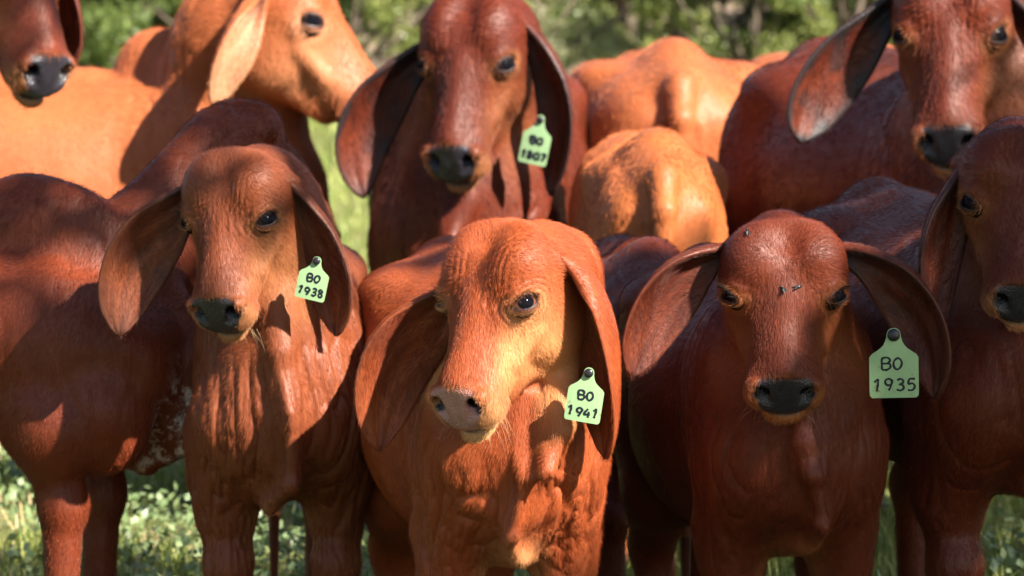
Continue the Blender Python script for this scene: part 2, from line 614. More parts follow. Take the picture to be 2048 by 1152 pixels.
def noise(nt, vec, scale, detail=3, rough=.55, mapscale=None):
    if mapscale is not None:
        mp = nt.nodes.new('ShaderNodeMapping'); mp.inputs['Scale'].default_value = mapscale
        nt.links.new(vec, mp.inputs['Vector']); vec = mp.outputs[0]
    n = nt.nodes.new('ShaderNodeTexNoise')
    n.inputs['Scale'].default_value = scale; n.inputs['Detail'].default_value = detail
    n.inputs['Roughness'].default_value = rough
    nt.links.new(vec, n.inputs['Vector'])
    return n.outputs['Fac']


def ramp(nt, fac, stops):
    r = nt.nodes.new('ShaderNodeValToRGB')
    el = r.color_ramp.elements
    while len(el) < len(stops): el.new(.5)
    for e, (p, c) in zip(el, stops):
        e.position = p; e.color = (*c, 1) if len(c) == 3 else c
    nt.links.new(fac, r.inputs[0])
    return r.outputs[0]


def coat_material(name, deep, bright, pale=(.52, .27, .12), nose=(.024, .021, .028), hair=1.0, blotch=0.0):
    m, nt, b, out = nodes_of(name)
    L = nt.links.new
    tc = nt.nodes.new('ShaderNodeTexCoord').outputs['Object']
    at = nt.nodes.new('ShaderNodeAttribute'); at.attribute_name = 'masks'
    sep = nt.nodes.new('ShaderNodeSeparateColor'); L(at.outputs['Color'], sep.inputs[0])
    at2 = nt.nodes.new('ShaderNodeAttribute'); at2.attribute_name = 'masks2'
    sep2 = nt.nodes.new('ShaderNodeSeparateColor'); L(at2.outputs['Color'], sep2.inputs[0])
    fur = nt.nodes.new('ShaderNodeAttribute'); fur.attribute_name = 'furco'
    big = noise(nt, tc, 3.2, 4, .6)
    mid = noise(nt, tc, 16, 4, .6, (1, 1, .45))
    hairs = noise(nt, fur.outputs['Vector'], 1.0, 3, .65, (480, 480, 150))
    hair2 = noise(nt, fur.outputs['Vector'], 1.0, 2, .6, (160, 160, 55))
    f = mathn(nt, 'ADD', mathn(nt, 'MULTIPLY', big, .75), mathn(nt, 'MULTIPLY', mid, .45))
    f = mathn(nt, 'ADD', f, mathn(nt, 'MULTIPLY', mathn(nt, 'SUBTRACT', hairs, .5), .55 * hair))
    f = mathn(nt, 'ADD', f, mathn(nt, 'MULTIPLY', mathn(nt, 'SUBTRACT', hair2, .5), .35 * hair))
    f = mathn(nt, 'SUBTRACT', f, .1, True)
    col = mixc(nt, f, deep, bright)
    # pale muzzle, eye rings, belly
    pf = mathn(nt, 'MULTIPLY', sep.outputs[1], mathn(nt, 'ADD', .7, mathn(nt, 'MULTIPLY', mid, .5)), True)
    col = mixc(nt, pf, col, pale)
    # warm lighter cheeks
    chk = tuple(.5 * bright[i] * (1.1, 1.3, 1.3)[i] + .5 * pale[i] for i in range(3))
    col = mixc(nt, sep.outputs[2], col, chk)
    # ear inside: streaks of bare bluish skin
    es = noise(nt, fur.outputs['Vector'], 1.0, 3, .6, (60, 60, 9))
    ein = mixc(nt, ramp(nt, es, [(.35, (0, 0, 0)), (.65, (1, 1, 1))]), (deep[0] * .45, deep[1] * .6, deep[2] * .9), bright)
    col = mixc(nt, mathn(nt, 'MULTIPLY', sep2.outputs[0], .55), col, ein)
    # dark edge of ears, mouth line, lids; shade inside the nostrils painted dark
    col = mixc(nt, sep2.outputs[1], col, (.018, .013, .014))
    # white blotches where the hide is thin and pale
    if blotch > 0:
        wv = noise(nt, tc, 14, 5, .7)
        wf = mathn(nt, 'MULTIPLY', sep2.outputs[2], ramp(nt, wv, [(.50, (0, 0, 0)), (.60, (1, 1, 1))]))
        col = mixc(nt, mathn(nt, 'MULTIPLY', wf, blotch), col, (.62, .52, .46))
    nz = noise(nt, tc, 60, 3, .6)
    ncol = mixc(nt, nz, tuple(c * .6 for c in nose), tuple(c * 1.5 for c in nose))
    col = mixc(nt, sep.outputs[0], col, mixc(nt, sep2.outputs[1], ncol, (.006, .005, .006)))
    L(col, b.inputs['Base Color'])
    rg = mixc(nt, sep.outputs[0], (.46, .46, .46), (.22, .22, .22))
    L(rg, b.inputs['Roughness'])
    spm = nt.nodes.new('ShaderNodeMix'); spm.data_type = 'FLOAT'
    L(sep.outputs[0], spm.inputs[0]); spm.inputs[2].default_value = .30; spm.inputs[3].default_value = .5
    L(spm.outputs[0], b.inputs['Specular IOR Level'])
    b.inputs['Specular IOR Level'].default_value = .30
    b.inputs['Sheen Weight'].default_value = .04
    b.inputs['Sheen Roughness'].default_value = .35
    b.inputs['Sheen Tint'].default_value = (1, .8, .65, 1)
    # relief: hair grain, nose pebbles
    vo = nt.nodes.new('ShaderNodeTexVoronoi'); vo.inputs['Scale'].default_value = 330
    L(tc, vo.inputs['Vector'])
    h = mathn(nt, 'ADD', mathn(nt, 'MULTIPLY', hairs, .0011 * hair), mathn(nt, 'MULTIPLY', hair2, .0016 * hair))
    h = mathn(nt, 'ADD', h, mathn(nt, 'MULTIPLY', mid, .004))
    hm = nt.nodes.new('ShaderNodeMix'); hm.data_type = 'FLOAT'
    L(sep.outputs[0], hm.inputs[0]); L(h, hm.inputs[2])
    L(mathn(nt, 'MULTIPLY', vo.outputs['Distance'], -.0017), hm.inputs[3])
    bp = nt.nodes.new('ShaderNodeBump'); bp.inputs['Strength'].default_value = .8
    bp.inputs['Distance'].default_value = 1.0
    L(hm.outputs[0], bp.inputs['Height']); L(bp.outputs[0], b.inputs['Normal'])
    return m


def plain(name, color, rough=.6, spec=.4, var=.0, scale=30):
    m, nt, b, out = nodes_of(name)
    if var:
        tc = nt.nodes.new('ShaderNodeTexCoord').outputs['Object']
        f = noise(nt, tc, scale, 4)
        c = mixc(nt, f, tuple(x * (1 - var) for x in color), tuple(min(1, x * (1 + var)) for x in color))
        nt.links.new(c, b.inputs['Base Color'])
    else:
        b.inputs['Base Color'].default_value = (*color, 1)
    b.inputs['Roughness'].default_value = rough
    b.inputs['Specular IOR Level'].default_value = spec
    return m


def eye_material(name, iris):
    m, nt, b, out = nodes_of(name)
    tc = nt.nodes.new('ShaderNodeTexCoord').outputs['Object']
    # pupil and iris by distance from the optical axis (object y)
    sp = nt.nodes.new('ShaderNodeSeparateXYZ'); nt.links.new(tc, sp.inputs[0])
    x2 = mathn(nt, 'POWER', mathn(nt, 'DIVIDE', sp.outputs[0], .0190), 2)
    z2 = mathn(nt, 'POWER', mathn(nt, 'DIVIDE', sp.outputs[2], .0155), 2)
    f = mathn(nt, 'SQRT', mathn(nt, 'ADD', x2, z2))
    c = ramp(nt, mathn(nt, 'MULTIPLY', f, .5), [(.40, (.004, .004, .006)), (.47, iris), (.72, tuple(v * .5 for v in iris)), (.80, (.02, .012, .01)), (1, (.09, .05, .04))])
    nt.links.new(c, b.inputs['Base Color'])
    b.inputs['Roughness'].default_value = .05
    b.inputs['Specular IOR Level'].default_value = .05
    return m


MAT = {}
def tag_material():
    m, nt, b, out = nodes_of('tag_plastic')
    tc = nt.nodes.new('ShaderNodeTexCoord').outputs['Object']
    n1 = noise(nt, tc, 35, 4); n2 = noise(nt, tc, 55, 5, .7)
    c = mixc(nt, n1, (.21, .34, .16), (.28, .42, .22))
    c = mixc(nt, ramp(nt, n2, [(.60, (0, 0, 0)), (.72, (1, 1, 1))]), c, (.17, .13, .055))
    nt.links.new(c, b.inputs['Base Color'])
    b.inputs['Roughness'].default_value = .45
    return m


MAT['tag'] = tag_material()
MAT['ink'] = plain('tag_ink', (.008, .010, .016), .5, .3)
MAT['stud'] = plain('tag_stud', (.012, .012, .016), .35, .5)
MAT['eye'] = eye_material('eye_dark', (.018, .010, .007))
MAT['eye_brown'] = eye_material('eye_brown', (.15, .055, .035))
MAT['hoof'] = plain('hoof', (.03, .025, .022), .5, .4, .3)


# ------------------------------------------------------------------ build one animal
def uv_ball(r, n=24, m=14):
    V, F = [], []
    for j in range(m + 1):
        th = math.pi * j / m
        for i in range(n):
            ph = 2 * math.pi * i / n
            V.append((r * math.sin(th) * math.cos(ph), r * math.cos(th), r * math.sin(th) * math.sin(ph)))
    for j in range(m):
        for i in range(n):
            a, b = j * n + i, j * n + (i + 1) % n
            F.append((a, b, b + n, a + n))
    return np.array(V), np.array(F)


EYEBALL = {}


def eyeball(kind):
    if kind not in EYEBALL:
        V, F = uv_ball(EYE_R)
        V[:, 1] = np.where(V[:, 1] > 0, V[:, 1] * 1.03, V[:, 1])
        EYEBALL[kind] = np_mesh('eye', V, F, MAT[kind])
    return EYEBALL[kind]


def cattle(name, label, cat, group, mat, root, heading, S, head_pos, head_rot, HS, ears, vox,
           tags=(), wrinkle=1.0, hump=1.0, fat=1.0, dew=1.0, eyes='eye', lidmask=True, legs=None, neck_r=1.0,
           neck_bow=(0, 0, 0), brow=.5, bony=.45, hump_z=0.0, lean=0.0, lump=1.0, hx=1.0, hy=1.0, brisk=.5, jowl=1.0, cheek=1.0, seed=0, eye_sides=(1, -1), blot=0.0, tail=True):
    """root: world point on the ground below the withers; heading: world direction angle of the body (deg, 0 = to the camera,
    positive = to the photograph's left); head_pos: world position of the point between the eyes"""
    h = math.radians(heading)
    fx = np.array([-math.sin(h), -math.cos(h), 0.0])
    fz = np.array([0, 0, 1.0]); fy = np.cross(fz, fx)
    R = np.stack([fx, fy, fz], 1)                   # body -> world
    root = np.asarray(root, float)
    w2b = lambda p: (np.asarray(p, float) - root) @ R
    HR = R.T @ head_rot                             # head -> body
    eye_mid_h = np.array([.157, 0, .0])
    HV = HS * np.array([hx, hy, 1.0])
    hp = w2b(head_pos) - HR @ (eye_mid_h * HV)      # head origin in body frame
    h2b = lambda q: (np.asarray(q, float) * HV) @ HR.T + hp
    b2h = lambda p: ((p - hp) @ HR) / HV

    fld = Field()
    st = TORSO_ST.copy(); st[:, 3] *= fat
    st[:, 2] += lean * .13 * np.clip((st[:, 1] - st[:, 2]) / .5, 0, 1); st[:, 4] = np.maximum(st[:, 4], (st[:, 1] + st[:, 2]) / 2)
    lz = lambda z: z + lean * .10 * min(1, max(0, z - .08) / .25)
    torso = Loft(st, 2.0, 2.05)
    fld.add(lambda P: torso(P / S) * S, np.array([-.36, 0, .7]) * S, .72 * S, .04)
    sc = lambda *v: np.array(v) * S
    for s in (-1, 1):
        fld.ball(sc(.0, s * .125 * fat, .72), sc(.135, .065, .21), .06 * S)        # shoulder
        fld.ball(sc(.13, s * .095, .62), sc(.09, .06, .11), .06 * S)
        fld.cap(sc(.12, s * .098, .64), sc(.035, s * .116, lz(.42)), .085 * S, .062 * S, .05 * S)
        fld.ball(sc(-.82, s * .115 * fat, .70), sc(.155, .085 * min(1, fat), .21), .06 * S)            # thigh
        fld.ball(sc(-.67, s * (.135 + .03 * bony) * fat, .895 + .02 * bony), sc(.07, .05, .035), .10 * S)           # hook bone
        fld.ball(sc(-.945, s * .075, .835), sc(.04, .03, .04) * (.4 + .5 * min(1, bony)), .06 * S)            # pin bone
        lo = (legs or {}).get(('f', s), (0, 0)); lh = (legs or {}).get(('h', s), (0, 0))
        fx0, fx1 = lo
        y0 = .118
        fld.chain([sc(.03, s * y0, .60), sc(.0 + fx0 * .3, s * y0, lz(.48)), sc(.035 + fx0, s * (y0 - .008), lz(.30)), sc(.03 + fx0 + fx1 * .6, s * (y0 - .01), lz(.13)),
                   sc(.032 + fx0 + fx1, s * (y0 - .01), .085)], np.array([.085, .068, .044, .031, .036]) * S, .035 * S)
        fld.ball(sc(.045 + fx0, s * (y0 - .008), lz(.305)), sc(.043, .042, .055), .025 * S)
        fld.cap(sc(.035 + fx0 + fx1, s * (y0 - .01), .085), sc(.06 + fx0 + fx1, s * (y0 - .01), .03), .032 * S, .042 * S, .02 * S)
        hx0, hx1 = lh
        fld.chain([sc(-.78, s * .112 * fat, .66), sc(-.68 + hx0 * .3, s * .122 * fat, lz(.50)), sc(-.86 + hx0, s * .11, lz(.36)), sc(-.85 + hx0 + hx1 * .6, s * .105, lz(.14)),
                   sc(-.84 + hx0 + hx1, s * .105, .085)], np.array([.125 * min(1, fat), .085, .045, .032, .036]) * S, .04 * S)
        fld.ball(sc(-.885 + hx0, s * .108, lz(.365)), sc(.038, .030, .045), .025 * S)
        fld.cap(sc(-.84 + hx0 + hx1, s * .105, .085), sc(-.81 + hx0 + hx1, s * .105, .03), .032 * S, .042 * S, .02 * S)
    # hump over the withers
    fld.ball(sc(-.055, 0, .985 + hump_z), np.array([.14, .062, .095]) * S * hump, .05 * S)
    fld.ball(sc(-.095, 0, 1.015 + hump_z), np.array([.085, .052, .07]) * S * hump, .04 * S)
    # backbone and tail head
    fld.cap(sc(-.25, 0, .955), sc(-.80, 0, .962), .03 * S, .035 * S, .07 * S)
    fld.cap(sc(-.78, 0, .960), sc(-.985, 0, .915), .038 * S, .028 * S, .07 * S)
    if tail:
        fld.chain([sc(-.985, 0, .915), sc(-1.035, 0, .84), sc(-1.04, 0, .62), sc(-1.03, 0, .40), sc(-1.02, 0, .16)],
                  np.array([.030, .026, .017, .015, .008]) * S, .015 * S)
    # neck
    nb = sc(.0, 0, .80)
    ne = h2b((.036, 0, -.095))
    ctrl1 = nb + sc(.15, 0, .13) + np.asarray(neck_bow) * S
    ctrl2 = ne - HR[:, 2] * .13 * HS + np.asarray(neck_bow) * S * .5
    C = bez([nb, ctrl1, ctrl2, ne], 9)
    tr = np.linspace(0, 1, 9)
    rr = (np.interp(tr, [0, .35, .7, 1], [.190, .140, .105, .088]) * S * neck_r)
    rr[-3:] = np.interp(tr[-3:], [tr[-3], 1], [rr[-3], .088 * HS])
    for i in range(8):
        lt = np.array([0, 1, 0]) * (1 - tr[i]) + HR[:, 1] * tr[i]
        ax = C[i + 1] - C[i]; ax /= np.linalg.norm(ax)
        lt = lt - ax * (lt @ ax); lt /= np.linalg.norm(lt) + 1e-9
        fld.cap(C[i], C[i + 1], rr[i], rr[i + 1], .045 * S, lt, .74)
    # dewlap: a hanging fold of skin from the throat to the brisket
    thr = h2b((.17, 0, -.165)); thr2 = h2b((.10, 0, -.17))
    lf = lean * .1
    edge = [thr, thr2 + np.array([.05, 0, -.15 * jowl]) * S * dew, C[5] + np.array([.12, 0, -.19]) * S * dew,
            C[3] + np.array([.17, 0, -.22]) * S * dew, sc(.275 + .055 * brisk * dew, 0, .62 + lf), sc(.25 + .06 * brisk * dew, 0, .53 - .06 * dew * brisk + lf),
            sc(.17, 0, .49 - .08 * dew * brisk + lf), sc(.02, 0, .48 - .05 * dew * brisk + lf * 1.1), sc(-.12, 0, .46 + lf * 1.2)]
    inner = [C[8], C[7], C[5], C[3], sc(.16, 0, .72), sc(.12, 0, .62), sc(.06, 0, .58), sc(-.02, 0, .58), sc(-.12, 0, .56)]
    rs = np.array([.012, .014 + .012 * max(0, jowl - 1) / .3 * min(1, 1.3 / jowl), .012 + .006 * (jowl > 1), .012, .012, .014, .017, .02, .02]) * S
    ph = seed * 1.7


    def dewf(P):
        Q = P.copy()
        Q[:, 1] = Q[:, 1] + S * (.017 * np.sin(P[:, 2] / S * 9 + ph + P[:, 0] / S * 6) + .007 * np.sin(P[:, 0] / S * 22 + P[:, 2] / S * 15 + ph)) * dew
        d = np.full(len(P), .1, np.float32)
        Q = Q.astype(np.float32)
        for QQ, ed, rk in ((Q, edge, 1.0),):
            for i in range(len(ed) - 1):
                r = (rs[i] + rs[i + 1]) / 2 * rk
                for t3 in ((ed[i], ed[i + 1], inner[i]), (ed[i + 1], inner[i + 1], inner[i])):
                    tc_ = sum(t3) / 3; tr_ = max(np.linalg.norm(q - tc_) for q in t3)
                    df = QQ - tc_.astype(np.float32)
                    mk = np.einsum('ij,ij->i', df, df) < (tr_ + .07) ** 2
                    if not mk.any(): continue
                    v = tri(QQ[mk], *t3) - r
                    d[mk] = smin(d[mk], v, .014)
        return d * .85
    allp = np.array(edge + inner)
    dc = (allp.max(0) + allp.min(0)) / 2
    fld.add(dewf, dc, np.linalg.norm(allp - dc, axis=1).max() + .02, .045 * S)
    # head
    hc = h2b((.19, 0, -.06))
    fld.add(lambda P: head_field(b2h(P).astype(np.float32)) * HS * (.5 + .5 * hx), hc, .25 * HS, .028 * HS)

    allb = np.array([sc(-1.09, -.30 * fat, -.01), sc(.40, .30 * fat, 1.14), hc - .27 * HS, hc + .27 * HS, *[c - .2 * S for c in C[3:]], *[c + .2 * S for c in C[3:]],
                     *[e - .05 for e in edge], *[e + .05 for e in edge]])
    lo, hi = allb.min(0) - .03, allb.max(0) + .03
    lo[2] = -.02 * S
    V, F, Nn = polygonise(fld, lo, hi, vox / QUALITY)

    # skin folds and unevenness
    H = b2h(V)
    inhead = 1 - sstep(.04, .11, np.linalg.norm((H - np.array([.2, 0, -.06])) * np.array([.8, 1.0, 1.0]), axis=1) - .15)
    Q = V / S
    neckz = sstep(-.25, .02, Q[:, 0]) * (1 - inhead)
    wy = vnoise(Q * 5 + 3, 5 + seed) * .35
    fold = vnoise(np.stack([Q[:, 0] * 24 + wy * 3, Q[:, 1] * 34 + wy * 5, Q[:, 2] * 3.4], 1), 9 + seed)
    fold = (1 - np.abs(fold)) ** 4
    fold2 = vnoise(np.stack([Q[:, 0] * 60 + wy * 8, Q[:, 1] * 78 + wy * 8, Q[:, 2] * 8], 1), 4 + seed)
    fold2 = (1 - np.abs(fold2)) ** 3
    big = vnoise(Q * 5.5, 1 + seed) * .0045 + vnoise(Q * 13, 2 + seed) * .0016
    low = sstep(.55, .35, Q[:, 2])
    disp = S * ((1 - inhead) * big * lump * (1 - .5 * low) - neckz * wrinkle * (.45 + .55 * sstep(.02, .06, np.abs(Q[:, 1]))) * (fold * .0062 * (1 - .6 * low) + fold2 * .0026))
    # forehead grooves over the eyes and fine head unevenness
    y = np.abs(H[:, 1])
    gm = sstep(.06, .13, H[:, 0]) * sstep(.20, .16, H[:, 0]) * sstep(.015, .03, y) * sstep(.078, .062, y) * sstep(-.005, .015, H[:, 2])
    gr = np.sin(y * 2 * np.pi / .024 + .9 * vnoise(H * np.array([7, 12, 7]), 3 + seed) + H[:, 0] * 20)
    disp += inhead * HS * brow * gm * (-.0075 * (1 - np.abs(gr)) ** 2)
    disp += inhead * HS * (vnoise(H * 22, 8 + seed) * .0014)
    # creases round the eye
    eo = np.stack([H[:, 0] - EYE[0], (y - EYE[1]) * .4, (H[:, 2] - EYE[2]) * 1.25], 1)
    er = np.linalg.norm(eo, axis=1)
    disp += inhead * HS * np.exp(-((er - .042) / .02) ** 2) * np.sin(er * 2 * np.pi / .0105) * -.0010 * wrinkle * (H[:, 0] < .2)
    # jaw folds
    V = V + Nn * disp[:, None].astype(np.float32)

    nose, pale, mouth, side = head_masks(H)
    nose = nose * (inhead > .3)
    m1 = np.zeros((len(V), 4), np.float32); m2 = np.zeros((len(V), 4), np.float32)
    m1[:, 0] = nose; m1[:, 1] = pale * inhead
    bel = sstep(.06, .0, np.abs(Q[:, 1]) - .03) * sstep(.50, .40, Q[:, 2]) * (Q[:, 2] > .34)
    m1[:, 1] = np.maximum(m1[:, 1], bel * .5 * (1 - inhead))
    m1[:, 2] = np.clip(side * inhead * cheek, 0, 1)
    m2[:, 1] = np.maximum(mouth * (inhead > .3), sstep(.075, .05, Q[:, 2]) * .8)
    m2[:, 2] = np.maximum(bel, sstep(.52, .40, Q[:, 2]) * sstep(-.3, 0., Q[:, 0]) * (1 - sstep(.03, .06, np.abs(Q[:, 1])))) * (Q[:, 2] > .36) * (Q[:, 0] > .07)
    if blot:
        m2[:, 2] = np.maximum(m2[:, 2], sstep(.10, .22, Q[:, 0]) * sstep(.78, .66, Q[:, 2]) * sstep(.09, .05, np.abs(Q[:, 1])) * (1 - inhead))
    fur = V
    parts = [(V, F, m1, m2, fur)]

    # ears
    ear_info = {}
    for e in ears:
        s = e['side']
        rt = h2b(np.array(e.get('root', (.042, .088, -.030))) * np.array([1, s, 1]))
        p = [rt] + [w2b(q) for q in e['pts']]
        fc = R.T @ np.asarray(e['face'], float)
        EV, EF, inn, edg, EC, ET, et = ear_mesh(p, fc, e.get('w', .068 * HS), e.get('curl', 1.0), .0045 * HS, seed=seed + s, twist=e.get('twist', 0), asym=e.get('asym', 0))
        k = len(EV)
        a1 = np.zeros((k, 4), np.float32); a2 = np.zeros((k, 4), np.float32)
        dk = e.get('dark', .3)
        nz = vnoise(EV * 22, 33)
        a2[:, 0] = inn
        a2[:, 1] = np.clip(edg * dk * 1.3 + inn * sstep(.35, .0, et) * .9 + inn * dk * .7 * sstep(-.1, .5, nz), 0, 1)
        a1[:, 1] = inn * e.get('pale', .0) * sstep(.1, .35, et)
        f3 = np.stack([np.tile(np.linspace(-1, 1, 22), 72) * .06, np.zeros(k), et * .32 * HS], 1)
        parts.append((EV, EF, a1, a2, f3))
        ear_info[s] = (EC, ET, fc)
    # lids
    if lidmask:
        for s in eye_sides:
            LV, LF, rim = eyelids(s)
            k = len(LV)
            a1 = np.zeros((k, 4), np.float32); a2 = np.zeros((k, 4), np.float32)
            a1[:, 1] = .55 * (1 - rim); a2[:, 1] = rim * .95
            parts.append((h2b(LV), LF, a1, a2, LV[:, [1, 2, 0]] * HS))
    VV, FF, A1, A2, FU = [], [], [], [], []
    o = 0
    for v, f, a, b, c in parts:
        VV.append(v); FF.append(f + o); A1.append(a); A2.append(b); FU.append(c); o += len(v)
    VV, FF, A1, A2, FU = [np.concatenate(q) for q in (VV, FF, A1, A2, FU)]

    def finish():
        root_o = empty(name, root, 0)
        root_o.rotation_euler = Matrix(R.tolist()).to_euler()
        tag(root_o, label, cat, group)
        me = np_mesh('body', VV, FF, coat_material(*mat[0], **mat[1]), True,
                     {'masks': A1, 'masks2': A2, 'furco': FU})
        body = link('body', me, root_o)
        for s in eye_sides:
            e = link('eye', eyeball(eyes), root_o)
            # object y axis = optical axis, turned a little forward
            mir = np.array([1, s, 1])
            yv, xv = HR @ (EYE_N * mir), HR @ (EYE_U * mir)
            zv = np.cross(xv, yv)
            M = Matrix.Identity(4)
            for i in range(3):
                M[i][0], M[i][1], M[i][2] = xv[i] * HS, yv[i] * HS, zv[i] * HS
            c = h2b((EYE[0], s * EYE[1], EYE[2]))
            M[0][3], M[1][3], M[2][3] = c
            e.matrix_local = M
        for t in tags:
            ear_tag(root_o, t, w2b, R)
        return dict(root=root_o, body=body, R=R, h2b=h2b, b2h=b2h, HR=HR, origin=root, HS=HS, S=S, V=VV, F=FF, A1=A1, A2=A2, mat=mat, nbody=len(V))
    return finish


def ear_tag(parent, t, w2b, R):
    """t: world position of the stud, size, facing and up vectors, text lines"""
    n = np.asarray(t['face'], float); n /= np.linalg.norm(n)
    u = np.asarray(t['up'], float); u = u - n * (u @ n); u /= np.linalg.norm(u)
    r = np.cross(u, n)                    # to the right when the tag is read
    w, hgt = t['w'], t['h']
    zz = np.array([0, .015, .04, .08, .2, .35, .5, .58, .63, .67, .71, .75, .80, .86, .92, .96, .985, 1.0])
    hw = np.interp(zz, [0, .015, .04, .08, .58, .62, .66, .70, .76, .84, .93, .965, .99, 1.0],
                   [.44, .475, .495, .5, .5, .47, .38, .29, .205, .155, .14, .115, .075, .03])
    xs = np.linspace(-1, 1, 9)
    G = np.array([[x * wd * w, z * hgt - .90 * hgt] for z, wd in zip(zz, hw) for x in xs])
    yb = .10 * w * (G[:, 0] / w) ** 2 + .04 * hgt * np.clip(-G[:, 1] / hgt, 0, 1) ** 2
    k = len(G)
    V = np.concatenate([np.stack([G[:, 0], yb - .0011, G[:, 1]], 1), np.stack([G[:, 0], yb + .0011, G[:, 1]], 1)])
    idx = np.arange(k).reshape(len(zz), 9)
    q = np.stack([idx[:-1, :-1], idx[:-1, 1:], idx[1:, 1:], idx[1:, :-1]], -1).reshape(-1, 4)
    F = [q, q[:, ::-1] + k]
    for e in (idx[:, 0], idx[::-1, -1], idx[-1, :], idx[0, ::-1]):
        F.append(np.stack([e[:-1], e[1:], e[1:] + k, e[:-1] + k], 1))
    me = np_mesh('ear_tag', V, np.concatenate(F), MAT['tag'], smooth=False)
    o = link('ear_tag', me, parent)
    M = Matrix.Identity(4)
    rb, nb, ub = R.T @ r, R.T @ (-n), R.T @ u
    for i in range(3):
        M[i][0], M[i][1], M[i][2] = rb[i], nb[i], ub[i]
    p = w2b(t['pos'])
    M[0][3], M[1][3], M[2][3] = p
    o.matrix_local = M
    o['label'] = t['label']
    hh = min(t.get('lh', .22) * hgt, .24 * w)
    lt = lettering([(t['text'][0], t.get('dx', 0) * w, -hgt * .90 + hgt * .41, hh), (t['text'][1], 0, -hgt * .90 + hgt * .10, hh)], MAT['ink'], hh, t.get('bold', .0020), t.get('seed', 1))
    for v in lt.vertices:
        v.co.y = .10 * w * (v.co.x / w) ** 2 + .04 * hgt * max(0, min(1, -v.co.z / hgt)) ** 2 - .0016
    link('lettering', lt, o)
    V, F = uv_ball(w * .13, 16, 10)
    V[:, 1] *= .5
    V[:, 1] -= .004
    link('stud', np_mesh('stud', V, F, MAT['stud']), o)
    return o


